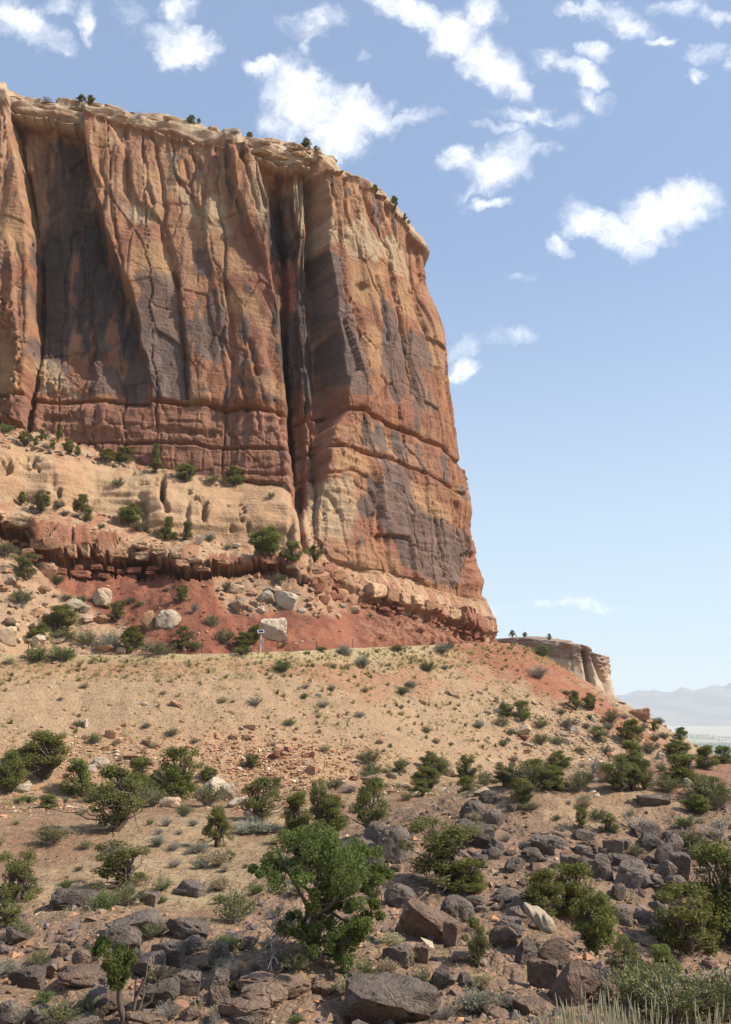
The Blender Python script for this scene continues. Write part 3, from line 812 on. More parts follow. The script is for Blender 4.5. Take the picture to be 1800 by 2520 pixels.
# ---- rock colours (albedo)
def cliff_colour():
    def c(*x): return np.array(x)
    tan, orange, brown = c(.385, .218, .126), c(.395, .188, .092), c(.290, .138, .086)
    cream, varn, redb = c(.47, .355, .220), c(.138, .108, .096), c(.36, .150, .085)
    K = np.zeros(U.shape + (3,))
    def mixin(m, col): K[:] = K + (col - K) * np.clip(m, 0, 1)[..., None]
    w1 = fbm3(SS / 9.0, SH / 6.0, SS * 0 + 2, 4, 101)
    w2 = fbm2(SS / 2.2, SH / 13.0, 4, 102)
    w3 = fbm2(SS / 1.1, SH / 3.0, 3, 103)
    K[:] = brown
    mixin(sstep(-.25, .45, w1), tan)
    mixin(sstep(.0, .6, w2) * 0.75, orange)
    mixin(sstep(700, 420, V) * (0.25 + 0.5 * sstep(-.2, .5, w3)), c(.47, .30, .175))
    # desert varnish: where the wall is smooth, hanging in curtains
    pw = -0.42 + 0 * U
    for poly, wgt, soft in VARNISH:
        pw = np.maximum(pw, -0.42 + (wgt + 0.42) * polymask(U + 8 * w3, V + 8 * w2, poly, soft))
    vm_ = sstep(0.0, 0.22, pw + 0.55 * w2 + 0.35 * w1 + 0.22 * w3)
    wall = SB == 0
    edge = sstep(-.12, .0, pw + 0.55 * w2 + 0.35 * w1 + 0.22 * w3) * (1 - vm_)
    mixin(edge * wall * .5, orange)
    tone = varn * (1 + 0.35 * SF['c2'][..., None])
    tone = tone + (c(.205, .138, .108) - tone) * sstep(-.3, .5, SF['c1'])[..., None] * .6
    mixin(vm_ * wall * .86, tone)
    pat = np.zeros(U.shape)  # dark varnish plus shade painted into the left recess and the chimney
    for poly in PATINA_SHADE: pat = np.maximum(pat, polymask(U + 10 * w3, V + 12 * w2, poly, 16))
    mixin(pat * wall * sstep(-.75, .1, w2 + .6 * w1) * .85, c(.095, .072, .062))
    # pinkish lower courses
    lo = sstep(-4, 10, V - SF['g1v']) * wall * sstep(840, 760, U)
    mixin(lo * .75, c(.285, .148, .100) * (1 + .12 * SF['c3'][..., None]))
    for poly, soft in CREAM:
        mixin(polymask(U + 5 * w3, V + 6 * w2, poly, soft) * (.75 + .25 * w3) * (SB <= 4), cream)
    for poly, soft in ORANGEP:
        mixin(polymask(U + 8 * w3, V + 6 * w2, poly, soft) * .8 * wall, c(.43, .265, .140))
    K[SB == 4] = c(.415, .285, .170)
    mixin((SB == 4) * sstep(-.1, .5, w2) * .6, c(.385, .235, .130))
    mixin((SB == 4) * sstep(.2, .7, w1) * .4, c(.38, .225, .135))
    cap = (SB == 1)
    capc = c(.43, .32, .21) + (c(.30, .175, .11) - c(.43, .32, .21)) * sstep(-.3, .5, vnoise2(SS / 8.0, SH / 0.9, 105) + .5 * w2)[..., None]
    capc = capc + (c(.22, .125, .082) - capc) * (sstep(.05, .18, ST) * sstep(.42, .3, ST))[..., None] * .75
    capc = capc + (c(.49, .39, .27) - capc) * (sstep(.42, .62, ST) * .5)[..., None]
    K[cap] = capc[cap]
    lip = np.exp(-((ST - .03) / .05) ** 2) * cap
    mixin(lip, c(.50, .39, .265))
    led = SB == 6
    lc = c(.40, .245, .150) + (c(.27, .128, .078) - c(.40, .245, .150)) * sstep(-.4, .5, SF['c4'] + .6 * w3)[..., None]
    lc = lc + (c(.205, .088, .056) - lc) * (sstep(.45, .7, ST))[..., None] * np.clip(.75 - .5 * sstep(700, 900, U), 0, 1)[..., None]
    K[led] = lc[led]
    soil = (SB == 3) | (SB == 5)
    sc = c(.40, .27, .165) + (c(.33, .18, .105) - c(.40, .27, .165)) * sstep(-.4, .4, w3)[..., None]
    K[soil] = sc[soil]
    s7 = SB == 7
    red = c(.190, .074, .046)
    sc = red + (c(.265, .108, .064) - red) * sstep(-.4, .5, w3)[..., None]
    pale = np.clip(polymask(U + 12 * w3, V + 10 * w2, [(-80, 1300), (60, 1360), (130, 1430), (230, 1500), (330, 1560), (420, 1610), (-80, 1625)], 14), 0, 1)
    pale = np.maximum(pale, .75 * polymask(U + 12 * w3, V + 10 * w2, [(520, 1430), (640, 1405), (760, 1440), (860, 1500), (820, 1530), (700, 1500), (560, 1510)], 12))
    sc = sc + (c(.40, .275, .17) - sc) * (pale * .85)[..., None]
    sc = sc + (c(.275, .132, .084) * (1 + .22 * SF['beds'][..., None]) - sc) * (SF['mud'] * sstep(1600, 1560, V))[..., None]
    K[s7] = sc[s7]
    K[SB == 2] = c(.46, .30, .18)
    K *= np.where(SB == 0, .81, .95)[..., None]
    return np.clip(K * (1 + .05 * SF['nf'][..., None]), .01, .8)
PATINA_SHADE = [[(86, 520), (150, 470), (232, 480), (262, 590), (320, 740), (345, 850), (300, 900), (150, 860), (92, 860)], [(640, 470), (770, 440), (790, 640), (828, 900), (800, 1000), (700, 1010), (668, 800)], [(90, 320), (200, 320), (215, 480), (100, 500)]]  # recess and chimney outlines: varnish darkened further to deepen their shade
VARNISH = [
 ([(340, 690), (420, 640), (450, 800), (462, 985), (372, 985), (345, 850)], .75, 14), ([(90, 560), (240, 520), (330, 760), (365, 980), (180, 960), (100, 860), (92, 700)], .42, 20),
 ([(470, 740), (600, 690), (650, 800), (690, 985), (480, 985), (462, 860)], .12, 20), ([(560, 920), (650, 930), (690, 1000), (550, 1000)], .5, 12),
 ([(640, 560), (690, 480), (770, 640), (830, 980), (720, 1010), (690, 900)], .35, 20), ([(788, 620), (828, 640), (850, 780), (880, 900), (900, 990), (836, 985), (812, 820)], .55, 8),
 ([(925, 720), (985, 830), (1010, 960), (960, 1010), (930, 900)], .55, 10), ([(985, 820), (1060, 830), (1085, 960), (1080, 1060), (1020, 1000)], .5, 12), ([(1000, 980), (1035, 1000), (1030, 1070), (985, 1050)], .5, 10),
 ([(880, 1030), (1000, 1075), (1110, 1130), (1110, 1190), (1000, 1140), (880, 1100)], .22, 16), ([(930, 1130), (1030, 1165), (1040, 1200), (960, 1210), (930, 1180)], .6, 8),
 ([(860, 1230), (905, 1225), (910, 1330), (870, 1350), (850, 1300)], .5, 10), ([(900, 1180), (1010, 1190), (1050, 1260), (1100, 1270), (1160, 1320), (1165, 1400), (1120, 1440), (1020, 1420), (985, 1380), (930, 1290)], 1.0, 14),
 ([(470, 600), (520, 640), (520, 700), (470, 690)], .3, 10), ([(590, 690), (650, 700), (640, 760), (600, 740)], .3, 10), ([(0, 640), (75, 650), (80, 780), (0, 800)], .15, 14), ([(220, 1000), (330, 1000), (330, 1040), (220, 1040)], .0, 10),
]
CREAM = [
 ([(822, 572), (858, 558), (876, 535), (895, 566), (925, 597), (956, 582), (982, 592), (1005, 625), (1030, 655), (1038, 706), (1020, 697), (966, 682), (956, 646), (925, 648), (866, 640), (830, 622)], 5),
 ([(308, 533), (345, 518), (372, 534), (391, 536), (388, 560), (370, 568), (338, 567), (318, 556)], 5), ([(502, 510), (520, 495), (545, 500), (560, 560), (572, 590), (550, 600), (510, 590), (500, 560)], 6),
 ([(420, 470), (455, 480), (495, 530), (500, 570), (470, 560), (440, 520)], 10), ([(720, 430), (745, 435), (768, 500), (752, 560), (735, 545), (728, 480)], 6), ([(786, 548), (806, 552), (820, 600), (808, 612), (786, 605)], 5),
 ([(100, 850), (140, 880), (160, 930), (192, 965), (180, 978), (150, 950), (90, 960), (80, 900)], 8), ([(765, 1190), (850, 1185), (865, 1240), (850, 1330), (770, 1330), (752, 1280)], 10),
 ([(0, 830), (20, 860), (30, 900), (40, 960), (0, 960)], 8), ([(400, 380), (430, 400), (450, 460), (420, 450)], 8), ([(620, 420), (650, 500), (655, 590), (640, 590), (620, 500)], 6),
]
ORANGEP = [
 ([(540, 730), (630, 740), (640, 790), (580, 780), (545, 760)], 8), ([(540, 600), (600, 650), (620, 690), (560, 690), (520, 650)], 12), ([(320, 620), (420, 600), (430, 680), (330, 690)], 14), ([(610, 930), (700, 950), (700, 990), (650, 975)], 8),
 ([(850, 640), (940, 670), (920, 760), (860, 740)], 12), ([(900, 800), (930, 830), (940, 900), (900, 920), (890, 860)], 10), ([(800, 1110), (880, 1120), (920, 1170), (810, 1165)], 8), ([(0, 480), (60, 560), (75, 640), (20, 640), (0, 560)], 12),
 ([(1020, 700), (1050, 790), (1080, 860), (1100, 930), (1070, 900), (1040, 800)], 8), ([(960, 690), (1015, 700), (1030, 790), (990, 780)], 10), ([(1000, 1180), (1060, 1220), (1130, 1270), (1110, 1290), (1030, 1260)], 8), ([(0, 700), (30, 860), (60, 980), (0, 1000)], 10),
]
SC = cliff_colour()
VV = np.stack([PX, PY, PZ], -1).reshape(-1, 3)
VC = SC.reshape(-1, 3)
ii = np.arange(NR * NC).reshape(NR, NC)
FQ = np.stack([ii[:-1, :-1], ii[1:, :-1], ii[1:, 1:], ii[:-1, 1:]], -1).reshape(-1, 4)
bandq = SB[:-1, :-1].reshape(-1)
p = VV[FQ[:, 0]] - VV[FQ[:, 2]]
alive = np.abs(p).sum(1) > 1e-4
cliff = empty('sandstone_cliff', (0, 150, 8))
tag(cliff, 'towering orange and brown sandstone cliff with dark varnish streaks', 'cliff')
def band_obj(name, bands, parent=None):
    V_, F_, c_ = subset(VV, FQ, alive & np.isin(bandq, bands), VC)
    off = np.array(parent.location) if parent is not None else np.zeros(3)
    o = mk(name, V_, F_, M['cliff'], None, c_)
    if parent is not None:
        o.parent = parent
        o.location = -parent.location
    return o
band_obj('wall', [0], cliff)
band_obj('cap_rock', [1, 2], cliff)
tag(band_obj('slickrock_bench', [4]), 'rounded cream slickrock bench pitted with holes below the cliff wall', 'rock bench')
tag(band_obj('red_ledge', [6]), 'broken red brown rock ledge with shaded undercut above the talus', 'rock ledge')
tag(band_obj('talus_slope', [3, 5, 7]), kind='structure')

# ================================================================== THE GROUND: one sheet from the camera's bank to the far valley
def at(u, v, Y):
    x, y, z = ray(u, v)
    return np.array([x / y * Y, Y, z / y * Y])
CREST = np.array([at(*q) for q in [(-900, 1625, 84), (-500, 1618, 91), (-250, 1612, 96), (0, 1610, 101.5), (200, 1611, 105.5), (400, 1610, 108), (600, 1606, 112), (750, 1602, 117.5), (900, 1594, 127),
                  (1000, 1590, 134), (1100, 1586, 140), (1190, 1581, 145), (1250, 1581, 149), (1300, 1592, 155)]] + [(31.5, 166, 8.6), (32, 182, 8.6), (30, 205, 9.0), (20, 250, 10)])
SLOPE = math.tan(math.radians(32.0))
def hill_dist(x, y):
    best = np.full(x.shape, 1e9); zc = np.zeros(x.shape); sg = np.ones(x.shape)
    for a, b in zip(CREST[:-1], CREST[1:]):
        dx, dy = b[0] - a[0], b[1] - a[1]
        t = np.clip(((x - a[0]) * dx + (y - a[1]) * dy) / (dx * dx + dy * dy), 0, 1)
        ex, ey = x - a[0] - t * dx, y - a[1] - t * dy
        d = np.hypot(ex, ey)
        near = d < best
        best = np.where(near, d, best)
        zc = np.where(near, a[2] + t * (b[2] - a[2]), zc)
        sg = np.where(near, np.sign(dx * ey - dy * ex), sg)      # + : behind the crest (road side)
    return best, zc, sg
BUMPS = [  # X, Y, rx, ry, height: swells and gullies of the foreground
 (16, 60, 13, 7, 2.4), (26, 66, 9, 8, 1.6), (9, 58, 7, 6, 1.3), (9, 38, 6, 5, -1.1), (16, 40, 5, 7, -1.4), (-8, 34, 5, 4, .9), (-3, 29.5, 5, 3, .5), (3, 50, 6, 5, .7), (-20, 60, 14, 9, .5), (40, 105, 18, 14, 1.6), (13.5, 34, 4, 5, -.6), (-13, 29, 4, 3, .4),
 (3.5, 33, 4, 4, .3), (32, 85, 14, 14, 1.0)]
def ground_z(x, y, fine=True):
    r = np.hypot(x, y)
    pln = -8.8 + 0.35 * fbm2(x / 19.0, y / 19.0, 3, 201)
    for bx, by, rx, ry, h in BUMPS:
        pln = pln + h * np.exp(-((x - bx) / rx) ** 2 - ((y - by) / ry) ** 2)
    edge = y - (172 - 36 * sstep(36, 56, x)) + 6 * vnoise2(x / 30.0, y / 30.0, 202)
    pln = pln - 0.30 * np.maximum(edge, 0) * sstep(0, 60, edge)
    side = np.abs(x) - (150 + 0.4 * np.maximum(y, 0))
    pln = np.maximum(pln - 0.12 * np.maximum(r - 420, 0), -330.0)
    far = sstep(900, 1700, r)
    pln = lerp(pln, -330 + 5.0 * fbm2(x / 900.0, y / 900.0, 3, 203), far)
    d, zc, sg = hill_dist(x, y)
    gully = 0.30 * fbm2(x / 7.0, y / 7.0, 3, 204) * sstep(0, 6, d)
    hz = np.where(sg > 0, zc - 0.05 - 0.5 * sstep(10, 60, d), zc - SLOPE * d + gully + 0.9 * sstep(2.5, 0, d) * 0 )
    hz = np.where((sg > 0) & (d > 40), zc - (d - 40) * 0.8, hz)
    k = 1.3
    h = np.clip(0.5 + 0.5 * (hz - pln) / k, 0, 1)
    z = lerp(pln, hz, h) + k * h * (1 - h)
    hill = h
    # the bank the photographer stands on
    bank = -1.62 - 0.125 * np.maximum(y, 0) - np.maximum(y - 7.0, 0) * 0.86 - 0.25 * np.maximum(-y, 0) * 0
    bank = bank + 0.08 * fbm2(x / 1.5, y / 1.5, 3, 205)
    kb = 0.8
    hb = np.clip(0.5 + 0.5 * (bank - z) / kb, 0, 1)
    z = lerp(z, bank, hb) + kb * hb * (1 - hb)
    if fine:
        u, v, fw = proj(x, y, z)
        near = sstep(500, 200, r) * sstep(9, 16, r)
        rocky = polymask(u, v, ROCKY, 40) * (1 - hill)
        z = z + near * ((0.10 + 0.10 * rocky) * fbm2(x / 1.7, y / 1.7, 4, 206) + 0.05 * fbm2(x / 0.5, y / 0.5, 2, 207))
        z = z + near * rocky * 0.22 * (0.5 + 0.5 * cells(x / 2.1, y / 2.1, 208)[1])
    return z, hill, d, sg
ROCKY = [(-60, 2250), (120, 2230), (300, 2240), (560, 2300), (720, 2080), (900, 2030), (1130, 1950), (1280, 1960), (1420, 2060), (1600, 2010), (1860, 1960), (1860, 2600), (-60, 2600)]

def build_ground():
    th = np.radians(np.r_[np.arange(-178, -60, 12), np.arange(-60, -28, 3.0), np.linspace(-28, 28, 470), np.arange(31, 61, 3.0), np.arange(66, 182, 12)])
    r = [1.2]
    while r[-1] < 70000:
        q = r[-1]
        r.append(q + (0.8 if q < 14 else 0.35 if q < 25 else 0.30 if q < 70 else 0.36 if q < 168 else max(0.6, (q - 160) * 0.07)))
    r = np.array(r)
    TT, RR = np.meshgrid(th, r)
    x, y = RR * np.sin(TT), RR * np.cos(TT)
    z, hill, d, sg = ground_z(x, y)
    u, v, fw = proj(x, y, z)
    n1 = fbm2(x / 6.0, y / 6.0, 4, 211); n2 = fbm2(x / 1.4, y / 1.4, 3, 212); n3 = fbm2(x / 22.0, y / 22.0, 3, 213)
    def c(*q): return np.array(q)
    K = np.zeros(x.shape + (3,))
    K[:] = c(.30, .182, .108)
    def mixin(m, col): K[:] = K + (col - K) * np.clip(m, 0, 1)[..., None]
    mixin(sstep(-.2, .6, n1) * .7, c(.40, .275, .155))
    mixin(sstep(.0, .7, n2 + .5 * n1) * .45, c(.43, .33, .19))
    rk = polymask(u + 25 * n1, v + 20 * n2, ROCKY, 45)
    mixin(rk * .8, c(.255, .172, .112))
    mixin(rk * sstep(.0, .6, n2) * .6, c(.31, .185, .12))
    mixin(polymask(u + 20 * n1, v + 8 * n2, [(1560, 1870), (1860, 1850), (1860, 1985), (1640, 1960), (1560, 1920)], 18) * .85, c(.33, .172, .11))
    K *= .80
    hs = sstep(.25, .8, hill)
    mixin(hs, c(.335, .225, .132))
    lowr = polymask(u + 30 * n1, v + 20 * n2, [(-80, 1830), (300, 1800), (600, 1780), (760, 1830), (960, 1880), (900, 1990), (-80, 1990)], 40)
    mixin(hs * lowr * .6, c(.365, .215, .120))
    mixin(hs * sstep(.1, .8, n1) * .35, c(.35, .225, .135))
    redp = polymask(u + 22 * n1, v + 14 * n2, [(1130, 1575), (1300, 1575), (1660, 1840), (1560, 1822), (1440, 1745), (1330, 1695), (1200, 1640), (1120, 1605)], 16)
    redp = np.maximum(redp, .55 * polymask(u + 40 * n1, v + 10 * n2, [(-80, 1615), (300, 1622), (760, 1618), (900, 1640), (820, 1680), (600, 1650), (300, 1660), (-80, 1655)], 14))
    redp = np.maximum(redp, .5 * polymask(u + 25 * n1, v + 10 * n2, [(760, 1640), (1130, 1610), (1250, 1680), (1000, 1720), (900, 1740)], 24) * sstep(-.1, .4, n1))
    mixin(hs * redp, c(.30, .128, .072))
    strip = hs * sstep(4.5, 1.0, d) * (sg < 0) + (sg > 0) * sstep(9, 3, d)
    mixin(strip * .6 * sstep(.9, .2, redp), c(.37, .30, .155))
    # dark crumbs of old road surface tipped over the edge
    mixin(polymask(u + 10 * n2, v + 8 * n1, [(935, 1655), (960, 1660), (1075, 1735), (1090, 1760), (1040, 1735), (985, 1700)], 7) * .75 * sstep(-.3, .4, n2), c(.085, .075, .07))
    # valley floor far below
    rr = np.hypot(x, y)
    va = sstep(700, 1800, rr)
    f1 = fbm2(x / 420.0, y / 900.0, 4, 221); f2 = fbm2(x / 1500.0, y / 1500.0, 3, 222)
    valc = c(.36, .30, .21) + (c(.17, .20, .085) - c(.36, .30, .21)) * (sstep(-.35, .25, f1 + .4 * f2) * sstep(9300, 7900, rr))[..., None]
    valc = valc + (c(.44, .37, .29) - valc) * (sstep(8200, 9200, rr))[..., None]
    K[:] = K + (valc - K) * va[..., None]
    V_ = np.stack([x, y, z], -1).reshape(-1, 3)
    nr, nc = x.shape
    ii = np.arange(nr * nc).reshape(nr, nc)
    F = np.stack([ii[:-1, :-1], ii[:-1, 1:], ii[1:, 1:], ii[1:, :-1]], -1).reshape(-1, 4)
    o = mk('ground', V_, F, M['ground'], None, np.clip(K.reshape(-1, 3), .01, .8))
    tag(o, kind='structure')
    sel = ((rr < 400) & (np.abs(TT) < math.radians(27.9)))
    return V_[sel.reshape(-1)]
GV = build_ground()

# ---- second, lower mesa around the corner of the road
def build_mesa():
    c = np.array([(20, 470), (40, 425), (54, 392), (62, 371), (72, 356), (80, 350.5), (87, 350), (91.5, 352), (95, 356), (98.5, 363), (101, 374), (100, 395), (92, 430), (70, 480)], float)
    d = np.r_[0, np.cumsum(np.hypot(*np.diff(c, axis=0).T))]
    s = np.arange(2, d[-1] - 2, 0.45)
    x = np.interp(s, d, c[:, 0]); y = np.interp(s, d, c[:, 1])
    k = np.exp(-0.5 * (np.arange(-12, 13) * 0.45 / 1.3) ** 2); k /= k.sum()
    x = np.convolve(np.pad(x, 12, 'edge'), k, 'valid'); y = np.convolve(np.pad(y, 12, 'edge'), k, 'valid')
    tx, ty = np.gradient(x), np.gradient(y); n = np.hypot(tx, ty)
    nx, ny = ty / n, -tx / n
    u0, v0, f0 = proj(x, y, 15 + 0 * x)
    top = np.interp(u0, [1200, 1290, 1330, 1345, 1400, 1455, 1462, 1500, 1530], [25.5, 24.5, 23.0, 23.0, 21.6, 20.2, 17.8, 16.6, 13])
    back = s > s[np.argmax(u0)]
    top = np.where(back, 16.0, top)
    prof = [(-9, .8), (-5, .4), (-2.0, .1)] + [(0.0 + .02 * i, -.35 * i) for i in range(1, 21)]
    for i in range(1, 75): prof.append((0.4 + .075 * i + .0011 * i * i, -7.0 - .42 * i))
    for i in range(1, 14): prof.append((12.1 + 3.0 * i, -38.1 - 1.6 * i))
    O = np.array([q[0] for q in prof]); dz = np.array([q[1] for q in prof])
    OO, SSs = np.meshgrid(O, s, indexing='ij'); DZ = np.broadcast_to(dz[:, None], OO.shape)
    H = top[None, :] + DZ
    bx, by = x + nx * OO, y + ny * OO
    U_, V_, _ = proj(bx, by, H)
    capm = sstep(-7.4, -6.4, DZ)
    wallm = (1 - capm) * sstep(-40, -36, DZ)
    nf = fbm2(SSs / 1.6, H / 1.6, 3, 301)
    D = capm * (0.9 * vnoise2(SSs / 5.0, H / 0.55, 302) + 0.5 * vnoise2(SSs / 1.8, H / 0.9, 303)) + wallm * (0.8 * fbm2(SSs / 6.0, H / 14.0, 3, 304) + .2 * nf) + .3 * nf * (1 - wallm)
    for pts, hw, dep in [([(1438, 1605), (1444, 1640), (1452, 1680), (1462, 1720)], 6, 5.5), ([(1462, 1610), (1466, 1640), (1496, 1680), (1508, 1720)], 5, 3.6), ([(1404, 1600), (1408, 1650)], 3, .8), ([(1372, 1590), (1376, 1640)], 3, .6), ([(1496, 1630), (1500, 1670)], 3, 1.0)]:
        D -= (~back)[None, :] * dep * np.exp(-(segdist(U_, V_, pts) / hw) ** 2)
    P = np.stack([bx + nx * D, by + ny * D, H], -1)
    def c_(*q): return np.array(q)
    K = np.zeros(P.shape); K[:] = c_(.46, .36, .25)
    K += (c_(.40, .25, .155) - K) * (sstep(-14, -24, DZ) * .7)[..., None]
    K += (c_(.37, .21, .13) - K) * (sstep(.1, .6, vnoise2(SSs / 3.0, H / 12.0, 305)) * .6)[..., None]
    K += (c_(.235, .155, .115) - K) * (capm * (.75 + .25 * nf))[..., None]
    K += (c_(.37, .15, .08) - K) * sstep(-37, -39, DZ)[..., None]
    nr, nc = OO.shape
    ii = np.arange(nr * nc).reshape(nr, nc)
    F = np.stack([ii[:-1, :-1], ii[1:, :-1], ii[1:, 1:], ii[:-1, 1:]], -1).reshape(-1, 4)
    o = mk('distant_mesa', P.reshape(-1, 3), F, M['cliff'], None, np.clip(K.reshape(-1, 3), .01, .8))
    tag(o, 'pale distant mesa with dark layered cap and two rock columns', 'mesa')
    return P.reshape(-1, 3)
MV = build_mesa()

# ---- mountains across the valley
def build_mountains():
    sky = pl([(900, 1720), (1300, 1712), (1500, 1712), (1526, 1708), (1560, 1697), (1580, 1700), (1597, 1696), (1619, 1703), (1640, 1702), (1663, 1690), (1693, 1698), (1737, 1687), (1767, 1687), (1783, 1679), (1810, 1680), (1870, 1690), (1950, 1684), (2100, 1694), (2400, 1690)])
    uu_ = np.linspace(950, 2500, 360)
    f = np.linspace(0, 1, 46)
    UU, FF = np.meshgrid(uu_, f)
    Y = 11000 + 3800 * FF
    X = (UU - 900) / FPX * Y * 1.0
    x_, y_, z_ = ray(uu_, sky(uu_) + 1.0 * vnoise2(uu_ / 14.0, uu_ * 0, 401))
    crest = (z_ / y_ * 13600)[None, :]
    base = -338.0
    kk = np.exp(-0.5 * (np.arange(-30, 31) / 12.0) ** 2); kk /= kk.sum()
    soft = np.convolve(np.pad(crest[0], 30, 'edge'), kk, 'valid')[None, :]
    g = np.where(FF < .68, FF / .68, 1.0)
    rid = np.abs(vnoise2(X / 900.0, Y / 1300.0, 403)) + .5 * np.abs(vnoise2(X / 420.0, Y / 500.0, 404))
    shape = np.interp(g, [0, .12, .42, .55, .8, 1], [0, .10, .42, .60, .84, 1.0])
    rim = np.clip(g, 0, 1) ** 6
    Z = base + (soft + (crest - soft) * rim - base) * np.clip(shape * (1 - .0 * rid), 0, 1)
    Z = np.where(FF > .68, crest - (FF - .68) * 700, Z)
    nr, nc = X.shape
    ii = np.arange(nr * nc).reshape(nr, nc)
    F = np.stack([ii[:-1, :-1], ii[:-1, 1:], ii[1:, 1:], ii[1:, :-1]], -1).reshape(-1, 4)
    K = np.zeros(X.shape + (3,)); K[:] = (.16, .16, .16)
    K += (np.array((.24, .22, .20)) - K) * sstep(-.2, .5, vnoise2(X / 300.0, Z / 60.0, 405))[..., None]
    o = mk('mountains', np.stack([X, Y, Z], -1).reshape(-1, 3), F, M['cliff'], None, K.reshape(-1, 3))
    tag(o, kind='structure')
build_mountains()

# ---- far woods and orchards on the valley floor
def build_valley_trees():
    n = 9000
    Y = rng.uniform(3300, 8600, n); X = (rng.uniform(1480, 2150, n) - 900) / FPX * Y * 1.02
    f1 = fbm2(X / 420.0, Y / 900.0, 4, 221) + .35 * fbm2(X / 130.0, Y / 130.0, 2, 231)
    keep = f1 > -.05
    X, Y = X[keep], Y[keep]; n = len(X)
    w = rng.uniform(4, 12, n); h = rng.uniform(3, 7.5, n)
    base = np.array([(0.5, 0, .25), (-.25, .43, .25), (-.25, -.43, .25), (.28, .3, .75), (-.42, .02, .7), (.2, -.32, .8), (0, 0, 1.05), (0, 0, 0)])
    tri = np.array([(7, 1, 0), (7, 2, 1), (7, 0, 2), (0, 1, 3), (1, 2, 4), (2, 0, 5), (1, 4, 3), (2, 5, 4), (0, 3, 5), (3, 4, 6), (4, 5, 6), (5, 3, 6)])
    a = rng.uniform(0, 6.28, n)
    bx = base[None, :, 0] * w[:, None]; by = base[None, :, 1] * w[:, None]
    P = np.stack([bx * np.cos(a)[:, None] - by * np.sin(a)[:, None] + X[:, None], bx * np.sin(a)[:, None] + by * np.cos(a)[:, None] + Y[:, None], base[None, :, 2] * h[:, None] - 331.0 + ground_z(X, Y, False)[0][:, None] + 330], -1)
    F = (tri[None] + (np.arange(n) * 8)[:, None, None]).reshape(-1, 3)
    K = np.array((.065, .095, .04)) * rng.uniform(.6, 1.4, (n, 1))
    o = mk('valley_trees', P.reshape(-1, 3), F, M['stones'], None, np.repeat(K, 8, 0))
    tag(o, 'hazy woods and orchards on the valley floor', kind='stuff')
build_valley_trees()

# ---- the air between: one closed box of thin pale haze
def build_haze():
    x0, x1, y0, y1, z0, z1 = -17000, 17000, -9000, 16500, -352.0, 330.0
    v = [(x, y, z) for z in (z0, z1) for y in (y0, y1) for x in (x0, x1)]
    f = [(0, 2, 3, 1), (4, 5, 7, 6), (0, 1, 5, 4), (2, 6, 7, 3), (0, 4, 6, 2), (1, 3, 7, 5)]
    m = bpy.data.materials.new('haze_air'); m.use_nodes = True
    t = m.node_tree
    for nd in list(t.nodes): t.nodes.remove(nd)
    pv = t.nodes.new('ShaderNodeVolumePrincipled')
    pv.inputs['Color'].default_value = (.86, .94, 1.0, 1)
    pv.inputs['Density'].default_value = HAZE
    pv.inputs['Anisotropy'].default_value = 0.0
    o_ = t.nodes.new('ShaderNodeOutputMaterial'); t.links.new(pv.outputs[0], o_.inputs['Volume'])
    o = mk('haze', v, f, m, None, None, False)
    tag(o, 'thin pale haze filling the air over the valley', kind='stuff')
HAZE = 0.7e-4
build_haze()

# ------------------------------------------------------------------ where does a pixel of the photograph meet the terrain?
CELL = 5
def zbuffer():
    keep = (np.broadcast_to(np.arange(NC), BX.shape) <= nose).reshape(-1)
    P = np.concatenate([VV[keep], GV, MV]).astype(float)
    kind = np.concatenate([np.zeros(keep.sum(), int), np.ones(len(GV), int), np.full(len(MV), 2)])
    u, v, fw = proj(P[:, 0], P[:, 1], P[:, 2])
    gu = np.floor((u + 300) / CELL).astype(int); gv = np.floor(v / CELL).astype(int)
    W, Hh = 2400 // CELL, 2900 // CELL
    ok = (gu >= 0) & (gu < W) & (gv >= 0) & (gv < Hh) & (P[:, 1] > 8)
    P, kind, fw, idx = P[ok], kind[ok], fw[ok], (gv * W + gu)[ok]
    order = np.lexsort((fw, idx))
    idx_s = idx[order]
    first = np.r_[True, idx_s[1:] != idx_s[:-1]]
    table = np.full(W * Hh, -1)
    table[idx_s[first]] = order[first]
    return P, kind, fw, table.reshape(Hh, W)
ZP, ZK, ZF, ZT = zbuffer()
def place(u, v, exact=True):
    """-> (x, y, z), forward distance, kind (0 cliff sheet, 1 ground, 2 mesa)"""
    gu, gv = int((u + 300) // CELL), int(v // CELL)
    for rad in range(0, 6):
        best = None
        for dv in range(-rad, rad + 1):
            for du in range(-rad, rad + 1):
                if max(abs(du), abs(dv)) != rad: continue
                a, b_ = gv + dv, gu + du
                if 0 <= a < ZT.shape[0] and 0 <= b_ < ZT.shape[1] and ZT[a, b_] >= 0:
                    k = ZT[a, b_]
                    if best is None or ZF[k] < ZF[best]: best = k
        if best is not None: break
    if best is None: return None
    fw = ZF[best]
    x, y, z = (float(q) * fw for q in ray(u, v))
    if ZK[best] == 1 and exact:
        z = float(ground_z(np.array([x]), np.array([y]))[0][0])
    return (x, y, z), float(fw), int(ZK[best])

def snap_down(u, v):
    """first pixel at or below v where the rock really stands against the sky"""
    for k in range(30):
        gu, gv = int((u + 300) // CELL), int((v + 2 * k) // CELL)
        if ZT[gv, gu] >= 0 and ZT[gv + 1, gu] >= 0: return v + 2 * k
    return v

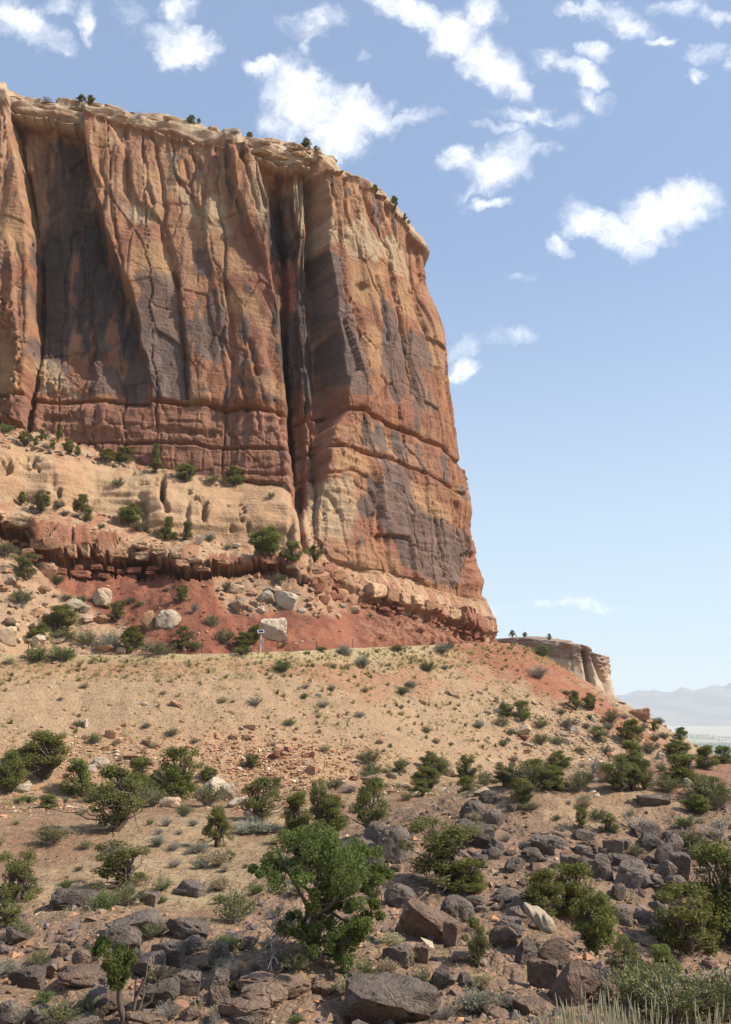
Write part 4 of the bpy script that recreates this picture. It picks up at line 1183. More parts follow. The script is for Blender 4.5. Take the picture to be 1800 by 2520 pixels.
# ================================================================== PLANTS
def tube(pts, rad, n=6):
    pts = np.array(pts, float); m = len(pts)
    t = np.gradient(pts, axis=0); t /= np.linalg.norm(t, axis=1)[:, None] + 1e-9
    ref = np.array([0.31, 0.17, 0.93])
    a = np.cross(t, ref); a /= np.linalg.norm(a, axis=1)[:, None] + 1e-9
    b_ = np.cross(t, a)
    ang = np.arange(n) * 2 * math.pi / n
    V_ = pts[:, None, :] + np.array(rad)[:, None, None] * (a[:, None, :] * np.cos(ang)[None, :, None] + b_[:, None, :] * np.sin(ang)[None, :, None])
    i = np.arange(m * n).reshape(m, n)
    F = np.stack([i[:-1], np.roll(i[:-1], -1, 1), np.roll(i[1:], -1, 1), i[1:]], -1).reshape(-1, 4)
    return V_.reshape(-1, 3), F

class Acc:
    def __init__(self): self.v, self.f, self.c, self.n = [], [], [], 0
    def add(self, V_, F, col=None):
        self.v.append(V_); self.f.append(F + self.n); self.n += len(V_)
        if col is not None: self.c.append(np.broadcast_to(col, (len(V_), 3)))
    def mesh(self, name, mat):
        me = mesh_data(name, np.concatenate(self.v), np.concatenate(self.f), np.concatenate(self.c) if self.c else None)
        me.materials.append(mat)
        return me

def bend_path(a, b_, g, sag, k=6, wig=.04):
    a, b_ = np.array(a, float), np.array(b_, float)
    t = np.linspace(0, 1, k)[:, None]
    p_ = a + (b_ - a) * t
    L = np.linalg.norm(b_ - a)
    p_ += np.sin(t * math.pi) * np.array([g.normal(0, wig), g.normal(0, wig), sag]) * L
    p_[1:-1] += g.normal(0, wig * .35 * L, (k - 2, 3))
    return p_

def sprigs(g, cen, rad, n, ln, wd, c0, c1, up=.5):
    """n small leaf sprays around a clump centre, pointing outward and up"""
    d = g.normal(0, 1, (n, 3)); d /= np.linalg.norm(d, axis=1)[:, None]
    r = rad * (g.uniform(0.12, 1.0, (n, 1)) ** 0.40)
    p_ = cen + d * r * np.array([1, 1, .85])
    nrm = d * .9 + np.array([0, 0, .45]) + g.normal(0, .38, (n, 3)); nrm /= np.linalg.norm(nrm, axis=1)[:, None]
    o = np.cross(nrm, g.normal(0, 1, (n, 3))); o /= np.linalg.norm(o, axis=1)[:, None] + 1e-9
    o = o + d * .55 + np.array([0, 0, up * .5]); o /= np.linalg.norm(o, axis=1)[:, None]
    s = np.cross(nrm, o); s /= np.linalg.norm(s, axis=1)[:, None] + 1e-9
    L = ln * g.uniform(.6, 1.35, (n, 1)); W = wd * g.uniform(.7, 1.3, (n, 1))
    V_ = np.stack([p_, p_ + o * L * .55 + s * W, p_ + o * L, p_ + o * L * .5 - s * W], 1)
    F = np.arange(n * 4).reshape(n, 4)
    k = np.clip(g.normal(.5, .28, (n, 1)), 0, 1)
    col = np.array(c0) * (1 - k) + np.array(c1) * k
    return V_.reshape(-1, 3), F, np.repeat(col, 4, 0)

GREEN0, GREEN1 = (.108, .126, .034), (.250, .252, .076)
def juniper(seed, leaves=6500, clumps=46, open_=0.0, ln=.040, stems=3, c0=GREEN0, c1=GREEN1, top=1.0, dead=0, shape='round'):
    """unit plant: height 1, width 1 -> (trunk mesh, crown mesh)"""
    g = np.random.default_rng(seed)
    T, L = Acc(), Acc()
    base = np.zeros(3)
    lo = .05 + .16 * open_
    cen = []
    while len(cen) < clumps:
        z = g.uniform(lo, .93)
        if shape == 'cone': prof = .46 * (1 - z) ** .6 * min(1, z * 6) + .05
        else: prof = .44 * math.sqrt(max(0.03, 1 - ((z - .40) / .60) ** 2)) * (.8 + .25 * math.sin(seed + z * 9))
        a = g.uniform(0, 6.283)
        prof *= .82 + .28 * math.sin(2 * a + seed) * math.sin(5 * z + seed * 1.7)
        rr = prof * math.sqrt(g.uniform(.12, 1))
        cen.append(np.array([rr * math.cos(a), rr * math.sin(a), z * top]))
    cen = np.array(cen)
    lean = g.normal(0, .07, 2)
    forks = []
    for s in range(stems):
        a = g.uniform(0, 6.283)
        fk = np.array([math.cos(a) * .12 + lean[0], math.sin(a) * .12 + lean[1], g.uniform(.28, .5)])
        p_ = bend_path(base + np.array([math.cos(a) * .02, math.sin(a) * .02, -.04]), fk, g, .0, 6, .1)
        r0 = g.uniform(.032, .05)
        T.add(*tube(p_, np.linspace(r0, r0 * .55, 6), 7))
        forks.append((p_, r0))
    for c in cen:
        p_, r0 = forks[int(g.integers(len(forks)))]
        j = int(g.integers(2, 6))
        b_ = bend_path(p_[min(j, 5)], c, g, .08 * g.normal(), 5, .08)
        T.add(*tube(b_, np.linspace(r0 * .42, .004, 5), 4))
    for i in range(dead):
        a = g.uniform(0, 6.283); e = g.uniform(-.1, .9)
        tip = np.array([math.cos(a) * .5, math.sin(a) * .5, .12 + .5 * e]) * g.uniform(.8, 1.15)
        b_ = bend_path(forks[0][0][2], tip, g, .06, 6, .12)
        T.add(*tube(b_, np.linspace(.014, .003, 6), 4))
        for q in range(3):
            t2 = b_[int(g.integers(2, 5))]
            T.add(*tube(bend_path(t2, t2 + g.normal(0, .13, 3), g, .02, 4, .1), np.linspace(.006, .002, 4), 3))
    per = leaves // clumps
    for c in cen:
        rad = g.uniform(.075, .125) * (1 - .2 * open_)
        tone = g.uniform(.82, 1.2)
        L.add(*sprigs(g, c, rad, int(per * g.uniform(.7, 1.3)), ln, ln * .34, np.array(c0) * tone, np.array(c1) * tone))
    return T.mesh('trunk', M['bark']), L.mesh('crown', M['leaf'])

def shrub(seed, stems=60, leaves=2600, c0=(.115, .120, .045), c1=(.230, .222, .090), ln=.05, spread=1.0, leafy=.35, stemmat='deadwood', tone_w=.0065):
    g = np.random.default_rng(seed)
    T, L = Acc(), Acc()
    tips = []
    for i in range(stems):
        a = g.uniform(0, 6.283); r = .5 * spread * math.sqrt(g.uniform(.02, 1)); z = g.uniform(.55, 1.0) * math.sqrt(max(.08, 1 - (r / .56) ** 2))
        tip = np.array([r * math.cos(a), r * math.sin(a), z])
        p_ = bend_path((g.normal(0, .03), g.normal(0, .03), -.05), tip, g, .10, 5, .06)
        T.add(*tube(p_, np.linspace(tone_w * 1.6, tone_w * .5, 5), 3))
        tips.append(p_)
    per = max(1, leaves // stems)
    for p_ in tips:
        t = g.uniform(1 - leafy * 2, 1.0, per).clip(.1, 1)
        x = np.stack([np.interp(t, np.linspace(0, 1, 5), p_[:, k]) for k in range(3)], 1) + g.normal(0, .028, (per, 3))
        o = (p_[-1] - p_[-2]) / (np.linalg.norm(p_[-1] - p_[-2]) + 1e-9) + g.normal(0, .5, (per, 3)) + np.array([0, 0, .3])
        o /= np.linalg.norm(o, axis=1)[:, None]
        s = np.cross(o, g.normal(0, 1, (per, 3))); s /= np.linalg.norm(s, axis=1)[:, None] + 1e-9
        ll = ln * g.uniform(.6, 1.4, (per, 1)); w = ll * .22
        V_ = np.stack([x, x + o * ll * .5 + s * w, x + o * ll, x + o * ll * .5 - s * w], 1).reshape(-1, 3)
        k = np.repeat(np.clip(g.normal(.5, .3, (per, 1)), 0, 1), 4, 0)
        L.add(V_, np.arange(per * 4).reshape(per, 4), np.array(c0) * (1 - k) + np.array(c1) * k)
    return T.mesh('stems', M[stemmat]), L.mesh('foliage', M['bush'])

def dead_bush(seed, n=16):
    g = np.random.default_rng(seed)
    T = Acc()
    for i in range(n):
        a = g.uniform(0, 6.283); r = g.uniform(.1, .5)
        p_ = bend_path((0, 0, -.05), (r * math.cos(a), r * math.sin(a), g.uniform(.45, 1.0)), g, .05, 6, .12)
        T.add(*tube(p_, np.linspace(.022, .005, 6), 4))
        for q in range(5):
            j = int(g.integers(2, 6)); e = p_[j] + g.normal(0, .12, 3) + np.array([0, 0, .08])
            T.add(*tube(bend_path(p_[j], e, g, .02, 4, .15), np.linspace(.009, .003, 4), 3))
    return T.mesh('branches', M['deadwood'])

def tuft(seed, n=70, c0=(.37, .30, .135), c1=(.59, .49, .27), wid=.026, lean=.55):
    g = np.random.default_rng(seed)
    a = g.uniform(0, 6.283, n); l = g.uniform(.55, 1.0, n); out = g.uniform(.05, lean, n)
    bx = g.normal(0, .07, n); by = g.normal(0, .07, n)
    V_, F, K = [], [], []
    for i in range(n):
        d = np.array([math.cos(a[i]), math.sin(a[i]), 0]); s = np.array([-d[1], d[0], 0]) * wid
        b0 = np.array([bx[i], by[i], -.04])
        m = b0 + d * out[i] * .35 * l[i] + np.array([0, 0, .62 * l[i]])
        e = b0 + d * out[i] * l[i] + np.array([0, 0, l[i] * (1 - .25 * out[i])])
        k = len(V_)
        V_ += [b0 - s, b0 + s, m + s * .8, m - s * .8, e]
        F += [(k, k + 1, k + 2, k + 3), (k + 3, k + 2, k + 4, k + 4)]
        t = g.uniform(0, 1)
        K += [np.array(c0) * (1 - t) + np.array(c1) * t] * 5
    F2 = [f for f in F if f[2] != f[3]]
    F3 = [(f[0], f[1], f[2], f[2]) for f in F if f[2] == f[3]]
    V_ = np.array(V_); K = np.array(K)
    quads = np.array(F2)
    tri = np.array([(f[0], f[1], f[2]) for f in F if f[2] == f[3]])
    # keep one face size: split the quads
    T_ = np.concatenate([quads[:, [0, 1, 2]], quads[:, [0, 2, 3]], tri])
    me = mesh_data('blades', V_, T_, K)
    me.materials.append(M['straw'])
    return me

PROTO = {
 'J': [juniper(s, 8200, 50, .0, .032, 3, shape='round' if s % 3 else 'cone') for s in (21, 22, 23, 24, 25, 26)],
 'O': [juniper(s, 7000, 40, .7, .028, 3, (.105, .116, .038), (.235, .232, .082), dead=6) for s in (31, 32, 33, 34)],
 'S': [shrub(s, 60, 2600) for s in (41, 42, 43)],
 'G': [shrub(s, 90, 3600, (.185, .185, .125), (.33, .325, .235), .05, 1.0, .4) for s in (51, 52, 53)],
 'B': [shrub(s, 80, 3400, (.085, .120, .032), (.185, .215, .062), .055, 1.0, .42) for s in (61, 62)],
 'K': [shrub(s, 110, 900, (.20, .17, .125), (.29, .25, .19), .04, 1.0, .3) for s in (71, 72)],
 'T': [shrub(s, 120, 2600, (.38, .30, .16), (.55, .45, .26), .07, 1.0, .5, tone_w=.005) for s in (81, 82)],
 'D': [dead_bush(s) for s in (91, 92, 93)],
}
KINDS = {  # name, category, crown part names
 'J': ('juniper_tree', 'tree', ('trunk', 'crown')), 'O': ('open_juniper', 'tree', ('trunk', 'crown')), 'S': ('desert_shrub', 'shrub', ('stems', 'foliage')),
 'G': ('sagebrush', 'shrub', ('stems', 'foliage')), 'B': ('green_shrub', 'shrub', ('stems', 'foliage')), 'K': ('dry_shrub', 'shrub', ('stems', 'foliage')),
 'T': ('straw_bush', 'shrub', ('stems', 'foliage')), 'D': ('dead_bush', 'shrub', ('branches',)),
}
def plant(kind, u, v, h, w, label, group=None, idx=None, meshes=None, sink=.03):
    if group and ('rim' in group or 'mesa' in group): v = snap_down(u, v) + 2
    hit = place(u, v)
    if hit is None: return None
    (x, y, z), fw, k = hit
    name, cat, parts = KINDS[kind]
    pr = PROTO[kind]
    ms = meshes or pr[(idx if idx is not None else R.randrange(len(pr))) % len(pr)]
    if not isinstance(ms, tuple): ms = (ms,)
    Hm, Wm = h * fw / FPX, w * fw / FPX
    root = empty(name, (x, y, z - sink * Hm), R.uniform(0, 6.283), (Wm * (1.36 if kind in 'JO' else 1.2), Wm * (1.36 if kind in 'JO' else 1.2), Hm * 1.10))
    tag(root, label, cat, group)
    for pn, me in zip(parts, ms):
        o = bpy.data.objects.new(pn, me); C.objects.link(o); o.parent = root
    return root

# kind, base pixel u v, height px, width px | what tells it apart
PLANTS = {
'plants on the rim of the cliff': '''
J 201 249 18 24|rounded dark juniper on the cliff rim beside a taller twin crown
J 223 256 27 19|small rim juniper with a ball crown on a thin stem
S 305 281 9 8|tiny lone bush on the cliff rim right of the twin junipers
D 343 288 16 17|small dead snag on the skyline of the cliff rim
S 411 297 6 15|flat low bush hugging the cliff rim
J 470 299 18 25|rounded juniper on the rim above the middle of the wall
J 490 300 11 12|small bush just right of the rounded rim juniper
K 116 231 9 34|dry scrub along the rim near the left corner of the picture
K 578 327 11 28|dry twiggy scrub on the rim left of the pointed bush
J 615 334 13 19|dark pointed bush at the notch of the cap rock
J 754 360 19 30|dark flat-topped juniper where the rim begins to drop
J 779 373 15 17|smaller juniper just below the flat-topped rim juniper
J 923 474 23 19|spiky juniper on the shoulder of the right rim
J 971 514 36 22|tallest juniper leaning out at the right end of the rim
J 997 538 15 14|small juniper below the leaning one at the rim's right end
S 1006 548 11 10|lowest tuft of green at the very end of the rim''',
'plants on the soil strip at the foot of the wall': '''
B 12 1066 26 40|pale yellow-green bush at the left edge below the wall
J 61 1096 34 40|bushy juniper at the left foot of the wall above the round hole
J 88 1096 19 17|small dark bush right of the bushy juniper at the wall foot
J 103 1081 26 25|juniper leaning on the wall foot left of a slim one
S 112 1104 12 25|low green shrub spreading at the wall foot
J 129 1107 26 18|narrow juniper standing on the edge of the cream bench
J 146 1084 31 17|slim dark juniper against the red wall base
J 168 1117 37 31|dark full juniper below the slim one by the wall
J 191 1120 22 23|light green juniper beside the dark full one
J 264 1132 28 44|left one of two round junipers at the foot of the wall
J 306 1139 37 50|right, darker one of two round junipers at the foot of the wall
J 383 1134 41 24|tall narrow juniper against the wall with a bush below it
J 385 1160 29 38|bright juniper at the feet of the tall narrow one
J 457 1184 42 62|wide spreading juniper at the wall foot above the bench
S 524 1187 22 36|low sparse shrub between the two dark wall-foot junipers
J 578 1191 44 52|dark round juniper closest to the deep chimney crack
S 293 1197 24 32|sparse bush growing in a hollow of the cream bench
S 668 1226 18 21|small bush growing alone on the cream mound by the chimney''',
'plants on the ledge under the cream bench': '''
J 54 1242 31 23|narrow juniper at the left under the cream bench
O 103 1262 52 58|spreading juniper with a bare snag on the left ledge
G 147 1248 12 27|low sage mound on the ledge behind the spreading juniper
J 203 1257 42 37|round-headed juniper on a short trunk on the ledge
J 216 1280 28 29|dark juniper below the round-headed one on the ledge
G 162 1266 9 30|flat grey sage on the ledge, left of a similar one
G 190 1272 9 27|flat grey sage on the ledge, right of a similar one
J 319 1292 52 62|leafy two-headed juniper on the ledge under the cream bench
S 345 1305 24 47|trailing shrub on the slope below the two-headed juniper
J 414 1327 57 37|tall conical juniper in front of the cream mounds
J 461 1326 41 32|compact dark juniper right of the tall conical one
D 489 1339 33 30|dead grey bush between the ledge junipers
G 517 1330 20 30|grey-green sage dome on the ledge right of the dead bush
J 655 1370 72 98|broad dark juniper, biggest on the ledge, by the chimney
J 721 1379 46 58|juniper merging with the right flank of the biggest ledge juniper
O 772 1384 39 46|open juniper against the foot of the right-hand wall
S 560 1352 14 24|small shrub on the ledge left of the biggest juniper
S 250 1300 12 24|small shrub on the ledge below the round-headed juniper''',
'plants on the talus behind the road': '''
S 14 1367 40 60|grey-green shrub at the left edge on pale talus
O 65 1428 62 76|spreading open juniper on pale rubble at the left
S 52 1488 46 58|shrub on the pale rubble below the open juniper
B 142 1436 26 32|bright shrub where red soil meets the pale rubble
S 164 1475 14 32|low shrub above the pale boulder on the talus
B 200 1484 22 27|bright small shrub beside the pale talus boulder
J 147 1550 58 98|wide dark green juniper bush on the lower left talus
J 95 1588 52 62|rounded bush below the wide dark one near the road
S 159 1579 37 58|olive shrub right of the rounded bush near the road
O 289 1527 46 54|open juniper above the leaning orange slab
S 321 1484 18 32|small shrub on the red soil slope
S 345 1490 12 24|tiny shrub right of another on the red soil slope
T 412 1454 12 20|straw tuft bush high on the bare red soil
O 448 1484 42 44|dark gnarled juniper on the red soil slope
G 478 1505 22 20|grey shrub below the gnarled juniper on red soil
S 521 1544 37 40|grey-green shrub low on the red soil chute
S 215 1588 40 52|shrub behind the road left of the grey one
G 267 1597 46 58|smoky grey shrub behind the road fence
J 325 1601 57 58|bright full juniper bush just behind the road fence
S 388 1605 32 84|low wide thicket behind the road fence
O 452 1598 57 64|tall smoky juniper thicket at the bottom of the red chute
S 483 1602 30 33|shrub at the right side of the smoky thicket
S 554 1584 42 48|olive shrub left of the white pole
B 599 1608 22 48|vivid green low shrub left of the white pole
J 600 1596 38 58|dark leafy shrub behind the vivid green one
J 629 1580 42 42|dark juniper between the white pole and the pale block
S 700 1590 12 16|small shrub at the right foot of the pale block
S 560 1455 30 26|leaning shrub among the talus boulders
S 690 1432 22 36|sparse shrub on the rubble beneath the ledge
D 826 1460 18 40|dead branches at the shaded corner of the lower ledge
S 912 1520 12 14|lone green shrub on the red slope under the wall''',
'plants along the road edge': '''
B 90 1628 42 58|left one of two olive bushes on the road edge at left
B 151 1628 43 60|right one of two olive bushes on the road edge at left
G 850 1612 30 36|silvery sagebrush on the crest right of the white pole
G 893 1640 34 34|silvery sagebrush just below the crest
B 979 1596 15 42|flat green shrub on the crest in front of the red slope
G 1087 1608 28 42|big silvery sagebrush on the crest near the nose
B 1106 1599 20 24|green shrub touching the big silvery sagebrush on the crest
B 790 1600 13 26|small green shrub on the crest by a fence post
B 697 1653 32 48|green and grey round shrub on the slope below the white pole
B 1055 1652 28 38|bright green round shrub high on the right scree
B 992 1708 23 30|green shrub beside the dark crumbs of asphalt
G 1014 1690 19 26|pale shrub above the dark crumbs of asphalt
B 1335 1617 36 46|green shrub in the gap before the distant mesa
K 1324 1668 37 58|grey dry bush alone on the upper right red slope''',
'shrubs scattered over the scree': '''
K 628 1738 29 38|round grey dead-looking bush in the middle of the scree
K 753 1694 14 24|small grey bush on the scree below the green round shrub
K 796 1738 20 32|grey dry bush on the central scree
K 887 1760 18 27|grey ball-like bush on the central scree, right of another
S 714 1781 20 32|dark little shrub on the central scree
B 750 1712 16 18|two-tone small shrub on the upper scree
S 227 1785 47 62|dark shrub on the left scree above the orange blocks
S 192 1788 18 28|small olive shrub left of the dark scree shrub
S 234 1825 29 33|shrub between the orange blocks on the left scree
S 424 1810 22 36|shrub at the left of the pointed orange block
S 507 1918 46 58|grey shrub at the foot of the scree near pale slabs
S 919 1906 36 52|round olive shrub at the foot of the central scree
S 992 1885 27 34|small round shrub right of the olive one at the scree foot
K 859 1945 22 47|straw coloured bush at the scree foot
S 1240 1836 20 26|small dark shrub on the right scree below the tan block
S 1052 1800 18 28|olive shrub on the right half of the scree
G 1180 1790 22 26|pale sage on the right half of the scree''',
'shrubs and junipers on the right flank of the hill': '''
J 1417 1749 46 38|left one of two junipers on the red right flank
J 1453 1749 39 36|right one of two junipers on the red right flank
S 1397 1706 13 30|low shrub above the two junipers on the red flank
S 1384 1758 15 22|small shrub left of the two junipers on the flank
J 1285 1771 44 48|dark juniper beside pale rocks on the right scree
J 1247 1762 29 42|small dark juniper touching a larger one on the right scree
S 1234 1780 25 42|brownish shrub below the dark scree junipers
S 1333 1788 23 42|long olive shrub below the red flank
S 1505 1784 42 42|grey-green shrub high on the right flank
B 1458 1768 15 24|light shrub on the red flank
S 1402 1793 27 48|shrub with pale boulder at its right on the flank
J 1475 1828 37 38|juniper below the flank's pale upright block
J 1557 1832 58 70|large dark juniper on the lower right flank
O 1613 1798 24 30|bush on the skyline right of the brown outcrop
J 1557 1884 58 90|wide round juniper below the large dark one
S 1600 1854 31 42|shrub filling the gap right of the large dark juniper
S 1613 1824 19 27|small skyline shrub above the valley
S 1637 1819 17 28|shrub at the lip above the green valley
J 1678 1820 30 36|upright feathery juniper against the valley haze
J 1669 1864 42 70|broad yellow-green juniper below the feathery one
J 1738 1885 50 76|bushy juniper at the right edge above the red flat
J 1781 1876 42 54|rightmost juniper on the rise above the red flat
S 1699 1924 25 64|wide low shrub at the edge of the red flat
S 1333 1832 29 42|olive shrub among rubble left of the flank
S 1372 1832 23 38|shrub right of the olive one among rubble
S 1428 1854 17 28|little grey shrub in the rubble of the flank
S 1492 1850 19 32|shrub left of the wide round juniper''',
'junipers in the row along the foot of the scree': '''
J 99 1908 104 134|big dense juniper at the left foot of the scree
J 20 1948 98 80|juniper cut by the left edge of the picture
J 187 1958 82 84|juniper behind the large leaning one on the left
O 281 2040 145 170|large leaning juniper with long shadow on the left flat
J 340 1948 78 84|dark juniper behind the large leaning one's right side
J 438 1968 122 108|tall dark juniper in front of the pale slabs
J 532 2080 88 72|compact rounded juniper with a dead branch on top
O 640 2018 98 114|feathery juniper right of the pale slabs
J 729 2036 82 94|olive juniper in the middle of the row
O 783 2042 116 64|gnarled dark juniper with bare upper limbs
J 815 2040 78 94|leafy half of the gnarled middle juniper
O 919 2054 130 116|tall smoky open juniper in the centre of the row
J 1048 1941 52 78|round juniper at the centre foot of the scree
J 1059 1898 46 47|conical juniper behind the round one
J 1152 1910 52 58|upper one of two junipers stacked at the scree foot
J 1150 1966 58 60|lower one of two junipers stacked at the scree foot
O 1242 1931 57 74|open bush with dark bare stems in the row
J 1290 1970 52 68|leafy juniper in front of the open bush
J 1316 1919 47 94|long hedge-like juniper clump right of the open bush
J 1376 1897 47 62|dark glossy juniper above the hedge-like clump
J 1376 1940 52 52|juniper directly below the dark glossy one
S 1423 1949 46 47|thin olive shrub left of the big tan boulder
O 1497 1984 62 84|olive juniper below the big tan boulder
O 1591 1940 67 58|bare-stemmed juniper right of the big tan boulder
J 1535 1940 42 52|small juniper under the big tan boulder's right end
S 1643 1949 41 74|wide shrub left of a small upright pale block
S 1751 1962 26 42|shrub on the path side of the red flat
D 1462 1901 42 44|dead dark bush left of the big tan boulder
S 1195 1923 29 38|small olive bush between the stacked junipers and the open bush
D 1397 1970 47 16|thin dead trunk standing in the open flat''',
'low shrubs on the near flat': '''
S 123 2076 52 84|olive shrub under the shadow of the large leaning juniper
S 409 1963 42 54|small shrub at the foot of the tall dark juniper
B 64 1972 18 64|low green mat of leaves at left below the big dense juniper
S 453 2007 36 48|brown-green shrub below the tall dark juniper
K 428 2091 26 42|tan tussock shrub on the near flat
G 493 2096 26 58|grey-green sage left of the compact juniper's shadow
K 429 2130 21 42|dry tussock shrub below another on the near flat
G 493 2135 23 38|small sage in front of the wider one on the flat
T 537 2130 42 62|straw shrub in front of the compact rounded juniper
G 626 2046 30 112|long low sage drift under the feathery juniper
T 680 2070 22 60|straw drift right of the long sage
S 1001 1967 21 32|small green shrub on the orange flat at centre
O 1501 2045 42 48|dark little juniper on the right flat
O 1432 2049 57 42|half-bare bush left of the dark little juniper
S 1475 2019 31 48|thin shrub above the dark little juniper
S 1699 2088 52 78|olive bush above the big right-hand juniper
D 1565 2041 42 64|dead spreading bush on the right flat
D 1772 2067 52 64|dead bush near the right edge on the flat
S 1565 2114 31 42|shrub tucked behind the dark boulders at right
B 1690 2030 30 50|light shrub behind the right-hand flat's dead bush
S 1300 1990 22 60|low straw-green shrub right of the rounded dark boulder pile''',
'shrubs and junipers among the dark boulders': '''
O 43 2212 120 116|half-dead juniper at the left edge of the foreground
O 284 2186 104 158|low open juniper with bare limbs in the left foreground
B 254 2236 52 78|yellow-green shrub at the shaded foot of the open juniper
S 310 2228 52 94|shrub right of the yellow-green one in the left foreground
S 401 2188 31 52|small shrub left of the flat dark rock
T 543 2190 37 48|straw tussock left of the big foreground juniper
S 578 2272 88 94|thin grey-stemmed shrub left of the big foreground juniper
B 629 2198 29 42|green sprig bush at the big juniper's upper left
S 237 2350 34 54|light green bush above the little trunk juniper
S 97 2362 42 54|olive shrub in the lower left corner area
O 17 2282 62 74|shrub cut by the left edge in the foreground
S 52 2300 42 54|pale shrub beside the left edge foreground bush
S 147 2516 58 90|twiggy shrub at the bottom left of the picture
G 17 2392 37 54|grey shrub at the left edge above a dark rock
G 388 2302 42 48|grey bush growing out of the dark outcrop
K 560 2410 62 64|grey stalky bush among dark slabs
T 496 2276 32 48|straw mound behind the dark outcrop
T 845 2438 37 54|tan and green bush on the bare earth below the big juniper
B 978 2450 58 64|green shrub behind the large bottom boulder
S 1039 2420 37 44|small shrub right of the green shrub by the bottom boulder
G 1039 2468 42 58|grey sage right of the large bottom boulder
O 1078 2180 155 198|twisted open juniper behind the rounded boulder
J 1147 2196 74 116|leafy right half of the twisted juniper
O 1172 2378 108 70|little tree with an open base right of the grey slab
G 1177 2482 53 106|broad pale sage at the bottom centre right
B 728 2520 22 34|vivid green sprout at the bottom of the picture
T 961 2386 27 44|straw bush below the grey slab
T 960 2322 27 64|straw patch left of the grey slab
G 1251 2488 47 60|rounded sage right of the broad pale one
J 1415 2250 114 122|dark green juniper upslope of the white rock
J 1341 2250 104 116|juniper behind the white rock
J 1471 2346 136 132|big round juniper right of the white rock
O 1540 2390 94 86|open juniper below the big round one
J 1630 2386 64 86|bright bush at the foot of the right-hand juniper
J 1800 2310 215 190|tallest juniper at the right edge of the foreground
J 1690 2345 150 170|left flank juniper of the right edge group
S 1560 2470 110 160|grey-green thicket at the bottom right, left part
S 1660 2510 140 190|grey-green thicket at the bottom right, middle part
S 1770 2500 130 170|grey-green thicket in the bottom right corner
B 1620 2425 60 110|bright shrubs above the bottom right thicket
D 1735 2490 90 150|tangle of bare grey branches in the bottom right thicket''',
'plants on the distant mesa': '''
J 1262 1559 15 18|dark juniper on the far mesa's left top
J 1292 1564 12 14|small bush right of the dark juniper on the far mesa
J 1352 1572 14 12|little tree at the step of the far mesa''',
}
for grp, text in PLANTS.items():
    for i, line in enumerate(text.strip().splitlines()):
        head, lab = line.split('|')
        k, u, v, h, w = head.split()
        plant(k, float(u), float(v), float(h), float(w), lab, grp, i)

